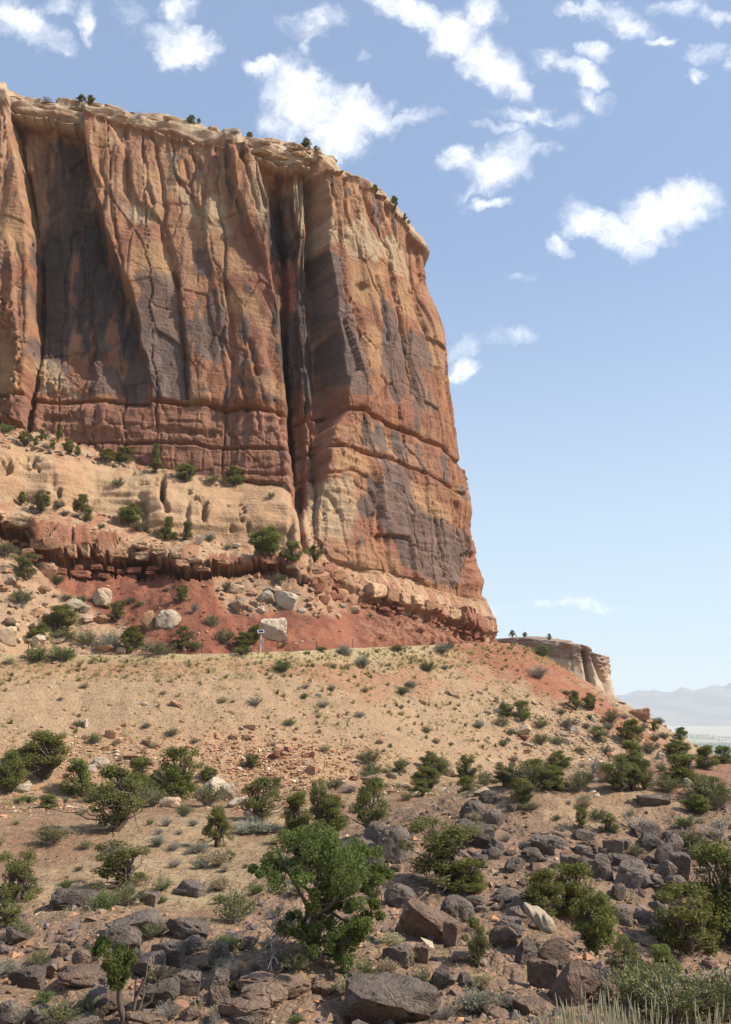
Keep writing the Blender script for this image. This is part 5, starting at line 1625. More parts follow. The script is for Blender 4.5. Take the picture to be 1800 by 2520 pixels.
# ---- the big juniper of the foreground, built leaf by leaf, with a fan of dead limbs
def hero():
    (x, y, z), fw, _ = place(770, 2352)
    s = FPX / fw
    g = np.random.default_rng(5)
    T, L, Dd = Acc(), Acc(), Acc()
    def pt(u, v, dy=0.0): return np.array([(u - 770) / s, dy, (2352 - v) / s])
    root_ = pt(770, 2356)
    fork = pt(790, 2230, .1)
    main = bend_path(root_, fork, g, 0, 7, .06)
    T.add(*tube(main, np.linspace(.21, .13, 7), 9))
    T.add(*tube(bend_path(root_ + [.05, .1, 0], pt(755, 2250, .3), g, 0, 7, .06), np.linspace(.15, .08, 7), 8))
    limbs = [pt(700, 2160, .2), pt(750, 2110, -.2), pt(830, 2090, .2), pt(890, 2130, -.1), pt(920, 2190, .2), pt(860, 2200, -.8), pt(820, 2150, 1.0), pt(690, 2120, -.4), pt(860, 2310, -.6), pt(920, 2290, -.3), pt(850, 2350, -.9), pt(740, 2300, -.7)]
    cl = []
    for e in limbs:
        p_ = bend_path(main[int(g.integers(3, 7))], e, g, .05, 7, .08)
        T.add(*tube(p_, np.linspace(.075, .02, 7), 6))
    blobs = [(680, 2125, 34), (665, 2150, 26), (710, 2100, 34), (745, 2085, 36), (690, 2165, 26), (780, 2085, 38), (815, 2075, 30), (820, 2110, 40), (855, 2105, 36), (770, 2120, 36), (890, 2125, 34), (870, 2150, 38), (835, 2150, 36), (905, 2160, 30), (930, 2165, 24), (800, 2165, 34),
             (875, 2185, 32), (845, 2200, 30), (760, 2160, 24), (725, 2140, 24), (905, 2195, 22), (790, 2205, 26), (820, 2225, 24), (640, 2148, 16), (855, 2230, 20),
             (760, 2290, 30), (800, 2270, 30), (840, 2290, 34), (880, 2275, 30), (905, 2300, 26), (870, 2320, 28), (820, 2320, 28), (780, 2315, 26), (925, 2265, 18), (840, 2350, 22), (860, 2365, 16), (730, 2290, 22), (700, 2270, 20)]
    for (bu, bv, br) in blobs:
        for q in range(4):
            c = pt(bu + g.normal(0, br * .45), bv + g.normal(0, br * .4), g.normal(0, 1.15) * (1.0 - abs(bv - 2170) / 400))
            j = limbs[int(np.argmin([np.linalg.norm(c - e) for e in limbs]))]
            T.add(*tube(bend_path(j, c, g, .03, 4, .1), np.linspace(.02, .006, 4), 4))
            t = g.uniform(.85, 1.2)
            L.add(*sprigs(g, c, br / s * g.uniform(.5, .85), 330, .085, .022, np.array((.078, .106, .028)) * t, np.array((.185, .208, .062)) * t, .7))
    for i in range(26):
        a = pt(700 + g.normal(0, 15), 2290 + g.normal(0, 20), g.normal(0, .3))
        e = pt(g.uniform(625, 730), g.uniform(2230, 2370), g.normal(-.5, .7))
        p_ = bend_path(a, e, g, .1, 6, .1)
        Dd.add(*tube(p_, np.linspace(.022, .006, 6), 4))
        for q in range(4):
            j = int(g.integers(2, 6)); Dd.add(*tube(bend_path(p_[j], p_[j] + g.normal(0, .25, 3), g, .05, 4, .1), np.linspace(.009, .003, 4), 3))
    root = empty('juniper_tree', (x, y, z - .05))
    tag(root, 'largest foreground juniper with bright green crown and a fan of dead limbs', 'tree')
    for pn, me in (('trunk', T.mesh('trunk', M['bark'])), ('crown', L.mesh('crown', M['leaf'])), ('dead_limbs', Dd.mesh('dead_limbs', M['deadwood']))):
        o = bpy.data.objects.new(pn, me); C.objects.link(o); o.parent = root
hero()

# ---- the little tree with a bare forked trunk at bottom left
def trunk_juniper():
    (x, y, z), fw, _ = place(304, 2506)
    s = FPX / fw
    g = np.random.default_rng(8)
    T, L = Acc(), Acc()
    def pt(u, v, dy=0.0): return np.array([(u - 304) / s, dy, (2506 - v) / s])
    T.add(*tube([pt(306, 2512), pt(305, 2492), pt(297, 2470), pt(291, 2445), pt(293, 2415), pt(288, 2385)], [.12, .095, .085, .08, .07, .035], 8))
    for path in ([pt(310, 2508), pt(330, 2488, -.1), pt(345, 2470, -.1), pt(352, 2440), pt(350, 2415), pt(362, 2392)], [pt(330, 2488, -.1), pt(332, 2450), pt(330, 2410), pt(335, 2395)], [pt(345, 2470), pt(370, 2455), pt(378, 2430)], [pt(293, 2420), pt(275, 2392, .2), pt(262, 2372, .2)], [pt(292, 2400), pt(305, 2350), pt(308, 2322)], [pt(345, 2470), pt(365, 2478), pt(390, 2470)], [pt(335, 2440), pt(355, 2400), pt(358, 2365)]):
        T.add(*tube(path, np.linspace(.06, .012, len(path)), 5))
    for bu, bv, br in [(290, 2360, 24), (275, 2375, 18), (305, 2372, 20), (300, 2395, 16), (282, 2345, 14), (305, 2350, 16), (278, 2400, 14), (292, 2412, 12), (238, 2330, 14), (250, 2320, 12), (228, 2340, 10)]:
        for q in range(4):
            c = pt(bu + g.normal(0, br * .4), bv + g.normal(0, br * .4), g.normal(0, .35))
            L.add(*sprigs(g, c, br / s * .65, 230, .07, .018, (.075, .105, .03), (.16, .19, .058), .6))
    root = empty('juniper_tree', (x, y, z - .05))
    tag(root, 'little juniper with a bare forked trunk at the bottom left', 'tree')
    for pn, me in (('trunk', T.mesh('trunk', M['bark'])), ('crown', L.mesh('crown', M['leaf']))):
        o = bpy.data.objects.new(pn, me); C.objects.link(o); o.parent = root
trunk_juniper()

# ================================================================== ROCKS
def rock_mesh(seed, cuts=10, level=4, rough=.032, rounded=False, boxy=False):
    g = np.random.default_rng(seed)
    bm = bmesh.new()
    bmesh.ops.create_icosphere(bm, subdivisions=level, radius=1.0)
    V_ = np.array([v.co[:] for v in bm.verts]); F = np.array([[v.index for v in f.verts] for f in bm.faces])
    bm.free()
    pw = 3.0 if rounded else 16.0 if boxy else 6.0                       # squarish core
    V_ = V_ / ((np.abs(V_) ** pw).sum(1) ** (1 / pw))[:, None]
    base = fbm3(V_[:, 0] * 1.1 + seed, V_[:, 1] * 1.1, V_[:, 2] * 1.1, 2, seed + 9)
    V_ = V_ * (1 + (.12 if rounded else .10) * base)[:, None]
    V_ = V_ * g.uniform(.7, 1.3, 3)[None, :]
    for i in range(0 if boxy else cuts):
        n = g.normal(0, 1, 3); n /= np.linalg.norm(n)
        sup = (V_ @ n).max()
        d = sup * (g.uniform(.50, .84) if not rounded else g.uniform(.78, .95))
        ex = np.maximum(V_ @ n - d, 0)
        V_ = V_ - ex[:, None] * n[None, :] * (1.0 if not rounded else .85)
    if boxy:
        V_ = V_ * (1 + .10 * base)[:, None] / (1 + .10 * base)[:, None]
        for i in range(cuts):
            n = g.normal(0, 1, 3) * np.array([1, .8, .8]); n /= np.linalg.norm(n)
            d = (V_ @ n).max() * g.uniform(.74, .92)
            V_ = V_ - np.maximum(V_ @ n - d, 0)[:, None] * n[None, :]
    nz = fbm3(V_[:, 0] * 3.2 + seed, V_[:, 1] * 3.2, V_[:, 2] * 3.2, 4, seed)
    rid = 1 - np.abs(vnoise(V_[:, 0] * 1.5 + seed, V_[:, 1] * 1.5, V_[:, 2] * 1.5, seed + 3))
    rid2 = 1 - np.abs(vnoise(V_[:, 0] * 2.6 - seed, V_[:, 1] * 2.6, V_[:, 2] * 2.6, seed + 4))
    V_ = V_ * (1 + rough * nz - .13 * sstep(.88, 1.0, rid) - .06 * sstep(.9, 1.0, rid2))[:, None]
    V_ = (V_ - V_.min(0)) / (V_.max(0) - V_.min(0)) - .5
    me = mesh_data('rock', V_, F)
    me.set_sharp_from_angle(angle=math.radians(32))
    return me
ROCKS = {'a': [rock_mesh(s, 12) for s in range(100, 109)], 'b': [rock_mesh(s, 6, 4, .02, boxy=True) for s in range(140, 148)], 'r': [rock_mesh(s, 8, rounded=True, rough=.045) for s in range(120, 127)]}
RM = {}
def rock_data(shape, idx, mat):
    key = (shape, idx % len(ROCKS[shape]), mat)
    if key not in RM:
        me = ROCKS[shape][key[1]].copy()
        me.materials.append(M[mat])
        RM[key] = me
    return RM[key]
def put_rock(name, loc, size, mat, shape='a', idx=0, rot=None, label=None, cat='boulder', group=None, parent=None):
    o = bpy.data.objects.new(name, rock_data(shape, idx, mat))
    o.location = loc; o.scale = size
    o.rotation_euler = rot if rot is not None else (R.uniform(-.25, .25), R.uniform(-.25, .25), R.uniform(0, 6.283))
    C.objects.link(o)
    if parent is not None:
        o.parent = parent
    else: tag(o, label, cat, group)
    return o
def boulder(line, group, shape='r', deep=.9):
    head, lab = line.split('|')
    f = head.split()
    u, v, w, h = map(float, f[:4]); mat = f[4]
    sh = f[5] if len(f) > 5 else shape
    tilt = float(f[6]) if len(f) > 6 else R.uniform(-8, 8)
    hit = place(u, v + h * .40)
    if hit is None: return
    (x, y, z), fw, k = hit
    W, Hh = w * fw / FPX * (1.14 if mat in ('dark', 'pink') else 1.12), h * fw / FPX * (1.12 if mat in ('dark', 'pink') else 1.16)
    D_ = min(max(W * .75, Hh * .7), W * 1.2) * deep
    yy = y + D_ * .25
    gz = z if k != 1 else min(z, float(ground_z(np.array([x]), np.array([yy]))[0][0]))
    put_rock('boulder', (x, yy, gz + Hh * .34), (W, D_, Hh), mat, sh, R.randrange(8), (R.uniform(-.12, .12), math.radians(tilt), R.uniform(-.5, .5)), lab, 'boulder', group)

DARK = '''
1170 1997 64 52 dark|rounded boulder at the left of the dark pile under the scree
1205 1966 44 32 dark|topmost rounded boulder of the dark pile
1250 1992 74 62 dark|biggest smooth boulder at the right of the dark pile
1215 2014 48 42 dark|middle boulder low in the dark rounded pile
1240 2042 58 38 dark|front boulder at the foot of the dark pile
1140 2022 38 28 dark|small outlying boulder left of the dark pile
1168 2062 84 56 dark a|slanting slab below the left side of the dark pile
975 2078 86 90 dark|tall grey boulder in front of the central junipers
930 2060 62 66 dark|boulder leaning on the left of the tall grey one
764 2066 80 38 dark a|cracked dark block behind the big foreground juniper
872 2094 116 52 dark a|long rough rock between the cracked block and the tall grey boulder
905 2124 82 46 dark a|lower end of the long rough rock
991 2206 78 54 dark r 22|smooth egg-shaped boulder right of the big juniper
1058 2284 138 74 pink a 24|broad grey slab sloping down right of the big juniper
1004 2270 54 52 dark a|pointed block at the left end of the broad grey slab
1125 2236 74 54 dark|rounded boulder under the twisted juniper
978 2353 60 48 dark a|dark block below the broad grey slab
1039 2353 34 42 pink a|upright slab beside the dark block
1086 2413 66 50 dark a|jagged rock below the little open-based tree
950 2484 215 104 dark a 6|largest boulder at the bottom edge of the picture
612 2327 44 31 dark a|block on the brink left of the big juniper's shadow
659 2374 80 42 dark a 10|flat dark rock below the big juniper's dead limbs
543 2349 48 46 dark a|square dark block among pale slabs at left
323 2282 118 54 dark a|top slab of the dark outcrop in the left foreground
297 2318 94 58 dark r|shadowed overhang of the left dark outcrop
353 2378 88 64 dark a|front face of the left dark outcrop
414 2348 76 54 dark a|lichen spotted block on the left dark outcrop
461 2284 98 48 dark a 18|smooth dark back of the outcrop beside the straw mound
470 2325 70 40 dark a|block below the smooth back of the outcrop
534 2350 44 42 dark a|upright block right of the left outcrop
664 2377 74 38 dark r|humped rock at the right of the pale slabs
147 2342 48 48 pink a|pinkish block at the lower left
65 2403 80 44 dark a|dark slab near the lower left edge
198 2360 44 38 pink r|rounded pink block beside the light green bush
121 2381 54 44 pink a|pink broken rock at the lower left
259 2463 86 44 pink a|pale ledge rock left of the forked trunk
388 2454 86 72 dark a|dark shadowed rock right of the forked trunk
453 2424 74 54 dark a|hollow dark rock in the lower left middle
543 2424 54 48 dark a|dark cubic rock in the lower middle
647 2455 108 48 pink r|broad pinkish hump at the lower middle
444 2475 48 24 orange a 12|orange block lying among dark rocks
99 2506 64 34 dark a|dark stone at the bottom left
13 2497 54 64 dark r|rounded boulder in the bottom left corner
466 2187 80 38 dark a|flat layered rock on the left flat
366 2213 44 35 dark a|grey plate behind the left shrubs
181 2214 104 42 dark r|low rock in the shadow of the open juniper
466 2506 48 32 pink a|block at the bottom left of centre
362 2514 86 28 pink a|flat rock under the forked trunk
216 2407 138 32 pink r|flat pinkish pavement of rock at lower left
672 2428 170 50 pink r 6|wide flat bedrock slab in the lower middle
600 2480 120 40 pink r|bedrock hump at the bottom middle
1303 2348 60 58 dark a|dark upright block beneath the white rock
1363 2350 72 54 pink a|grey block right of the dark upright one
1419 2425 118 94 pink a|large square face of rock at lower right
1341 2403 70 72 pink a|brown faced block left of the large square face
1242 2310 66 54 pink r|rounded rock left of the white rock
1262 2280 50 34 dark a|dark rock wedged behind the white rock
1134 2238 64 54 dark r|boulder in the shade of the twisted juniper
1113 2303 38 62 pink a|grey stone at the right end of the broad slab
1341 2083 54 44 dark a|block with a shaded hollow on the right slope
1484 2136 54 62 dark a|upright dark block on the right slope
1535 2123 54 34 dark a|dark block right of the upright one
1565 2162 86 68 dark a|biggest angular boulder on the right slope
1522 2204 38 38 dark a|left one of two small cubic blocks on the right slope
1553 2212 38 38 dark a|right one of two small cubic blocks on the right slope
1531 2248 54 48 dark r|rounded block below the cubic pair
1578 2251 48 32 dark a|flat block right of the rounded one below the cubic pair
1604 2044 48 38 dark r|boulder topped with a small knob on the right ridge
1596 2075 64 42 dark a|rubble block under the knobbed boulder
1634 2109 44 54 dark a|block in the middle of the right ridge
1660 2087 54 48 dark a|block high on the right ridge beside the knob
1677 2136 44 64 dark a|tall slab at the right end of the ridge
1643 2140 48 54 dark a|block left of the tall slab on the ridge
1669 2184 54 54 dark r|boulder low on the ridge near the right juniper
1621 2175 34 34 dark a|small block low on the right ridge
1402 2123 38 31 dark a|left one of two stones under the bare bush
1428 2123 33 32 dark a|right one of two stones under the bare bush
1376 2075 33 27 dark r|round stone right of the hollowed block
1216 2100 34 28 dark r|round stone below the dark pile
1514 2075 48 38 pink a|pinkish rock on the right slope's crest
1609 1973 76 28 dark a|low dark outcrop on the right flat
1772 1976 76 30 dark a|rubble outcrop near the right edge of the flat
1639 2256 66 42 dark a|shaded rock beside the right-hand junipers
1565 2356 48 32 pink a|reddish rock under the open juniper at right
1488 2416 54 54 dark a|slanting slabs at the lower right
1310 2100 60 34 dark a|rubble rock in the middle of the right slope
1270 2130 50 32 dark a|dark rock above the juniper behind the white rock
1440 2090 40 26 dark r|stone right of the hollowed block on the slope
1180 2120 40 30 dark a|stone between the dark pile and the twisted juniper'''
for ln in DARK.strip().splitlines(): boulder(ln, 'dark boulders of the foreground')
# the white rock perched on the dark blocks
def white_rock():
    (x, y, z), fw, _ = place(1310, 2335)
    s = FPX / fw
    bm = bmesh.new()
    out = [(1280, 2226), (1296, 2229), (1311, 2239), (1321, 2238), (1331, 2242), (1350, 2258), (1364, 2274), (1366, 2290), (1350, 2296), (1330, 2293), (1304, 2273), (1288, 2252)]
    pts = []
    for dy, k in ((-.5, .80), (-.28, 1.0), (.1, 1.0), (.55, .7)):
        cu, cv = 1324, 2264
        pts.append([bm.verts.new(((cu + (u - cu) * k - 1310) / s, dy + .12 * math.sin(u), (2335 - (cv + (v - cv) * k)) / s)) for u, v in out])
    for a, b_ in zip(pts[:-1], pts[1:]):
        for i in range(len(out)):
            j = (i + 1) % len(out)
            bm.faces.new((a[i], b_[i], b_[j], a[j]))
    bm.faces.new(pts[0]); bm.faces.new(pts[-1][::-1])
    bmesh.ops.triangulate(bm, faces=bm.faces)
    bmesh.ops.subdivide_edges(bm, edges=bm.edges, cuts=2, use_grid_fill=True)
    for _ in range(5): bmesh.ops.smooth_vert(bm, verts=bm.verts, factor=.5, use_axis_x=True, use_axis_y=True, use_axis_z=True)
    bmesh.ops.recalc_face_normals(bm, faces=bm.faces)
    me = bpy.data.meshes.new('rock')
    bm.to_mesh(me); bm.free()
    co = np.array([v.co[:] for v in me.vertices])
    co += .05 * np.stack([fbm3(co[:, 0] * 3, co[:, 1] * 3, co[:, 2] * 3, 3, 500 + q) for q in range(3)], 1)
    me.vertices.foreach_set('co', co.astype(np.float32).ravel())
    me.materials.append(M['pale'])
    me.polygons.foreach_set('use_smooth', np.ones(len(me.polygons), bool))
    o = bpy.data.objects.new('boulder', me); C.objects.link(o)
    o.location = (x, y - .5, z + .1)
    tag(o, 'white notched rock perched on dark blocks', 'boulder')
white_rock()

PALE = '''
1287 1800 46 30 tan a|tan block on the right scree below the dark junipers
1514 1899 82 42 tan a 14|big tan boulder with a sloping top on the lower right
1117 1705 30 13 tan a 18|long pale slab on the upper right scree
1413 1796 24 22 pale a|pale pointed block on the right flank
1395 1826 19 17 pale a|pale stone below the pointed block
1225 1727 11 17 tan a|upright tan stone beside the dark scree junipers
1242 1727 21 13 tan a|tan stone right of the upright one
1225 1746 21 11 pale a|pale flat stone left of the dark scree junipers
1182 1705 13 9 tan a|small tan stone on the upper right scree
1626 1860 24 20 pale a|pale rock on the lip above the valley
1697 1929 17 22 pale a|small upright pale block beside the red flat
1501 1856 22 13 red a|dark red stone under the wide round juniper
1298 1822 28 11 tan a|flat slab below the tan block
1462 1770 13 17 pale a|pale upright block on the red flank
1580 1760 46 30 orange a|brown outcrop on the skyline of the right flank
443 1783 34 22 orange a 18|pointed orange block on the left scree
273 1808 28 22 orange a|square orange block on the left scree
207 1815 15 15 orange a|small orange block left of the square one
362 1825 24 15 orange a|flat orange block between the square and the pointed ones
209 1781 11 21 pale a|pale standing slab beside the dark scree shrub
320 1857 48 12 orange a|long flat orange slab low on the left scree
212 1887 43 22 pale r|pale rounded rock between the left junipers
246 1882 38 28 pale r|pale grey rock right of the pale rounded one
261 1842 19 11 orange a|small orange chunk above the pale rocks
433 1734 28 11 orange a 25|long orange slab high on the left scree
355 1727 23 9 pale a 12|white flat slab high on the left scree
675 1862 24 24 red a|dark red pointed block on the central scree
685 1842 26 15 orange a|orange block above the dark red pointed one
616 1793 30 11 orange a|flat orange slab on the central scree
606 1818 26 17 orange a|orange block below the flat central slab
576 1818 17 15 orange a|orange block left of its twin on the central scree
768 1897 26 19 orange a|orange rock at the central foot of the scree
635 1837 28 11 orange a|tilted orange slab above the rubble heap
49 1941 43 18 pale r|flat pink-white rock at the left below the dense juniper
522 1936 64 42 pale a|stack of pale slabs at the foot of the scree
557 1951 32 42 pale a|rounded pale slab at the right of the stack
596 1975 64 22 pale a|low pale slabs beside the feathery juniper
616 2000 32 15 pale a|pale stone under the feathery juniper
419 1976 48 22 tan r|grey-tan hump under the tall dark juniper
1104 1896 48 30 tan a|tan rock between the conical and stacked junipers
910 1913 48 18 tan a|flat tan rock below the round olive shrub
994 1932 32 15 tan a|tan stone under the round central juniper
966 1900 26 15 tan a|tan stone right of the round olive shrub
785 1702 15 9 pale a|pale stone beside the grey bush on the scree
1040 1730 20 11 orange a|orange stone by the dark asphalt crumbs
1040 1640 14 7 tan a|small tan stone under the crest
1185 1950 40 16 tan a|tan slab by the lower stacked juniper
1488 2086 17 11 pale a|pale stone alone on the right slope'''
for ln in PALE.strip().splitlines(): boulder(ln, 'sandstone blocks on the scree', 'a')
TALUS = '''
672 1553 58 58 pale a -6|largest pale block behind the white pole
653 1468 42 31 pale a 10|left one of two pale boulders on the talus
704 1477 56 40 pale a 22|right, longer one of two pale boulders on the talus
586 1490 44 40 tan a|tan pyramid boulder casting shade on the talus
571 1448 48 22 tan a|flat tan slab under the ledge
743 1503 20 14 pale r|small pale boulder below the longer one
643 1500 20 18 pale a|pale stone below the left pale boulder
682 1450 26 16 tan a|tan stone above the two pale boulders
412 1526 62 46 pale r|pale rounded boulder above the road at left
362 1530 32 48 orange a -12|leaning orange slab above the road
254 1470 54 40 tan a 25|two-faced tan boulder on the red soil
172 1491 60 34 pale a|pale boulder on the left talus
241 1526 48 22 orange a|orange slab on the left talus
62 1358 42 24 orange a|orange slab at the left end of the ledge
116 1405 38 33 orange a 20|orange block where the ledge meets rubble
82 1578 48 32 pale a|pale block near the road at left
211 1498 24 18 pale a|pale stone right of the pale boulder
582 1341 22 11 pale a|white stone on the ledge beneath the mounds
26 1427 27 20 pale a|pale stone at the left edge of the talus
86 1509 38 24 orange a|orange pink block on the left talus
13 1565 42 42 tan a|tan block at the left edge above the road
298 1600 22 14 pale r|pale stone at the road edge
118 1395 26 20 tan a|tan block beside the orange one under the ledge
870 1500 30 20 tan a|tan block under the shaded corner of the lower ledge
600 1575 30 20 pale a|pale stone left of the largest pale block'''
for ln in TALUS.strip().splitlines(): boulder(ln, 'boulders on the talus', 'a')

# ---- loose stones scattered by nature: the largest as things, the rest as one layer
g = np.random.default_rng(77)
CN = CREST[2:15]
def scree_points(n, dmin=.5, dmax=34.0, bias=0.0):
    seg = g.integers(0, len(CN) - 1, n * 2)
    t = g.uniform(0, 1, n * 2); d = dmin + (dmax - dmin) * g.uniform(0, 1, n * 2) ** (1.0 - bias)
    a, b_ = CN[seg], CN[seg + 1]
    L = np.hypot(b_[:, 0] - a[:, 0], b_[:, 1] - a[:, 1])
    keep = g.uniform(0, 1, n * 2) < L / L.max()
    nx_, ny_ = (b_[:, 1] - a[:, 1]) / L, -(b_[:, 0] - a[:, 0]) / L
    x = a[:, 0] + (b_[:, 0] - a[:, 0]) * t + nx_ * d; y = a[:, 1] + (b_[:, 1] - a[:, 1]) * t + ny_ * d
    return x[keep][:n], y[keep][:n], d[keep][:n]
OCT = np.array([(.62, 0, 0), (-.62, 0, 0), (0, .62, 0), (0, -.62, 0), (0, 0, .62), (0, 0, -.62)])
OF = np.array([(0, 2, 4), (2, 1, 4), (1, 3, 4), (3, 0, 4), (2, 0, 5), (1, 2, 5), (3, 1, 5), (0, 3, 5)])
def chips(name, P, size, cols, mat, flat=.6, label=None):
    """n angular stones as one layer"""
    n = len(P)
    V_ = OCT[None] * (1 + g.uniform(-.4, .4, (n, 6, 1))) + g.uniform(-.14, .14, (n, 6, 3))
    s = size[:, None, None] * np.stack([g.uniform(.7, 1.4, n), g.uniform(.7, 1.2, n), flat * g.uniform(.6, 1.3, n)], 1)[:, None, :]
    V_ = V_ * s
    ax = g.normal(0, 1, (n, 3)); ax[:, 2] += 5.0; ax /= np.linalg.norm(ax, axis=1)[:, None]
    an = g.uniform(0, 6.283, n)[:, None, None]
    k = ax[:, None, :]
    V_ = V_ * np.cos(an) + np.cross(np.broadcast_to(k, V_.shape), V_) * np.sin(an) + k * (V_ * k).sum(-1, keepdims=True) * (1 - np.cos(an))
    V_ = V_ + P[:, None, :]
    F = (OF[None] + (np.arange(n) * 6)[:, None, None]).reshape(-1, 3)
    o = mk(name, V_.reshape(-1, 3), F, mat, None, np.repeat(cols, 6, 0), False)
    tag(o, label, kind='stuff')
    return o
def palette(n, cs, w):
    cs = np.array(cs); k = g.choice(len(cs), n, p=np.array(w) / sum(w))
    return cs[k] * g.uniform(.75, 1.2, (n, 1))
C_TAN, C_PALE, C_OR, C_RED, C_BR = (.43, .30, .185), (.56, .45, .32), (.42, .23, .125), (.29, .115, .068), (.27, .18, .12)
x, y, d = scree_points(26000, .4, 36)
n1 = fbm2(x / 6.0, y / 6.0, 3, 601)
keep = n1 + g.uniform(-.6, .6, len(x)) > -.25
x, y, d = x[keep], y[keep], d[keep]
z, _, _, _ = ground_z(x, y)
sz = .075 + .085 * g.pareto(2.6, len(x)).clip(0, 4) * (0.6 + .9 * (d / 36))
u_, v_, _ = proj(x, y, z)
cols = palette(len(x), [C_TAN, C_PALE, C_OR, C_BR], [4, 3.0, 3, 1])
lowm = (v_ > 1800) & (u_ < 980)
cols[lowm] = palette(lowm.sum(), [C_TAN, C_PALE, C_OR, C_RED], [2.5, 1.6, 4, 1.2])
redm = polymask(u_, v_, [(1130, 1575), (1300, 1575), (1660, 1840), (1560, 1822), (1440, 1745), (1330, 1695), (1200, 1640)], 20) > .5
cols[redm] = palette(redm.sum(), [C_OR, C_RED, C_TAN], [1, 2, 1])
chips('scree_chips', np.stack([x, y, z + sz * .12], 1), sz, cols, M['stones'], .6, 'small stone chips strewn over the scree slope')

LAND = [(790, 2200, 'big foreground juniper'), (1324, 2262, 'white notched rock'), (991, 2206, 'egg-shaped boulder'), (1058, 2284, 'broad grey slab'), (1790, 2210, 'tallest right-edge juniper'), (281, 1970, 'large leaning juniper'), (300, 2430, 'forked-trunk juniper'),
 (1215, 1990, 'dark rounded pile'), (975, 2078, 'tall grey boulder'), (1514, 1899, 'big tan boulder'), (642, 1575, 'white pole'), (680, 1553, 'largest pale block'), (362, 1530, 'leaning orange slab'), (530, 1940, 'pale slab stack'), (273, 1808, 'square orange block'),
 (443, 1783, 'pointed orange block'), (628, 1725, 'round grey scree bush'), (1580, 1760, 'brown skyline outcrop'), (1435, 1730, 'two red-flank junipers'), (655, 1340, 'biggest ledge juniper'), (1604, 2044, 'knobbed ridge boulder'), (950, 2484, 'largest bottom boulder'), (466, 2187, 'flat layered rock'),
 (1565, 2162, 'biggest angular boulder'), (1419, 2425, 'large square rock face'), (647, 2455, 'broad pinkish hump'), (353, 2330, 'left dark outcrop'), (1078, 2110, 'twisted open juniper'), (438, 1910, 'tall dark juniper'), (99, 1860, 'big dense juniper'), (1287, 1790, 'tan scree block'),
 (1557, 1805, 'large dark flank juniper'), (697, 1637, 'green and grey round shrub'), (1055, 1638, 'bright green round shrub'), (893, 1625, 'silvery sagebrush'), (1324, 1650, 'grey dry bush'), (1000, 1710, 'dark asphalt crumbs'), (675, 1862, 'dark red pointed block'), (227, 1765, 'dark scree shrub'), (412, 1526, 'pale rounded boulder'),
 (172, 1491, 'pale left boulder'), (704, 1477, 'longer pale boulder'), (586, 1490, 'tan pyramid boulder'), (120, 1605, 'two olive roadside bushes'), (1048, 1915, 'round central juniper'), (1415, 2200, 'dark green upslope juniper'), (1471, 2290, 'big round juniper'), (65, 2403, 'lower left dark slab'), (13, 2497, 'bottom left corner boulder'), (1172, 2340, 'little open-based tree'), (60, 1075, 'bushy wall-foot juniper'), (285, 1110, 'two round wall-foot junipers'), (147, 1530, 'wide dark juniper bush'), (1185, 2470, 'broad pale sage')]
def near_label(what, x, y, z):
    u, v, _ = (float(q) for q in proj(np.array(x), np.array(y), np.array(z)))
    lu, lv, nm = min(LAND, key=lambda q: (q[0] - u) ** 2 + (1.4 * (q[1] - v)) ** 2)
    du, dv = u - lu, v - lv
    a = 'left of' if du < -25 else 'right of' if du > 25 else ''
    b_ = 'above' if dv < -18 else 'below' if dv > 18 else ''
    rel = f'{b_} and {a}' if a and b_ else (a or b_ or 'against')
    far = 'close ' if math.hypot(du, dv) < 70 else 'well ' if math.hypot(du, dv) > 150 else ''
    return f'{what} {far}{rel} the {nm}'
COLOUR = {'dark': 'dark grey', 'pink': 'pinkish brown', 'tan': 'tan', 'orange': 'orange', 'red': 'dark red', 'pale': 'pale'}
def heap(name, n, uc, vc_, ru, rv, cs, w, lo, label):
    P, S_ = [], []
    for i in range(n * 3):
        u, v = R.gauss(uc, ru), R.gauss(vc_, rv)
        h = place(u, v, False)
        if h is None or h[2] != 1: continue
        P.append(h[0]); S_.append(lo * (1 + .6 * min(R.paretovariate(2.2) - 1, 3)))
        if len(P) >= n: break
    P = np.array(P) + g.normal(0, .12, (len(P), 3)) * np.array([1, 1, 0]); S_ = np.array(S_)
    P[:, 2] = ground_z(P[:, 0], P[:, 1])[0] + S_ * .12
    chips(name, P, S_, palette(len(P), cs, w), M['stones'], .62, label)
heap('orange_rubble', 1900, 690, 1885, 120, 45, [C_OR, C_RED, C_TAN, C_PALE], [5, 2, 2, 1], .17, 'broken orange rubble at the foot of the scree')
heap('left_rubble', 700, 300, 1860, 120, 35, [C_OR, C_TAN, C_PALE], [4, 3, 2], .15, 'orange and tan rubble behind the left junipers')
heap('flank_rubble', 1500, 1440, 1810, 110, 45, [C_TAN, C_PALE, C_OR, C_RED], [4, 3, 2, 1], .19, 'tan rubble between the bushes of the right flank')
def scatter_rocks(n, pick, mats, smin, smax, name, label, group, shape='a', cat='stone', flat=.62):
    m = 0
    for i in range(n * 6):
        q = pick()
        if q is None: continue
        (x, y, z) = q
        s = smin * (smax / smin) ** (R.random() ** 1.9)
        mat = mats(x, y, z) if callable(mats) else R.choice(mats)
        put_rock(name, (x, y, z + s * .06), (s * R.uniform(.8, 1.4), s * R.uniform(.7, 1.1), s * flat * R.uniform(.7, 1.3)), mat, shape, R.randrange(8), None, near_label(f"{'small' if s < smin * 1.35 else 'large' if s > smin * 2.1 else 'medium'} {COLOUR[mat]} stone", x, y, z), cat, group)
        m += 1
        if m >= n: break
def pick_scree_low():
    while True:
        u, v = R.uniform(150, 1000), R.uniform(1770, 1960)
        if R.random() < .35 + .65 * math.exp(-((u - 690) / 190) ** 2 - ((v - 1880) / 60) ** 2):
            h = place(u, v); return h[0] if h else None
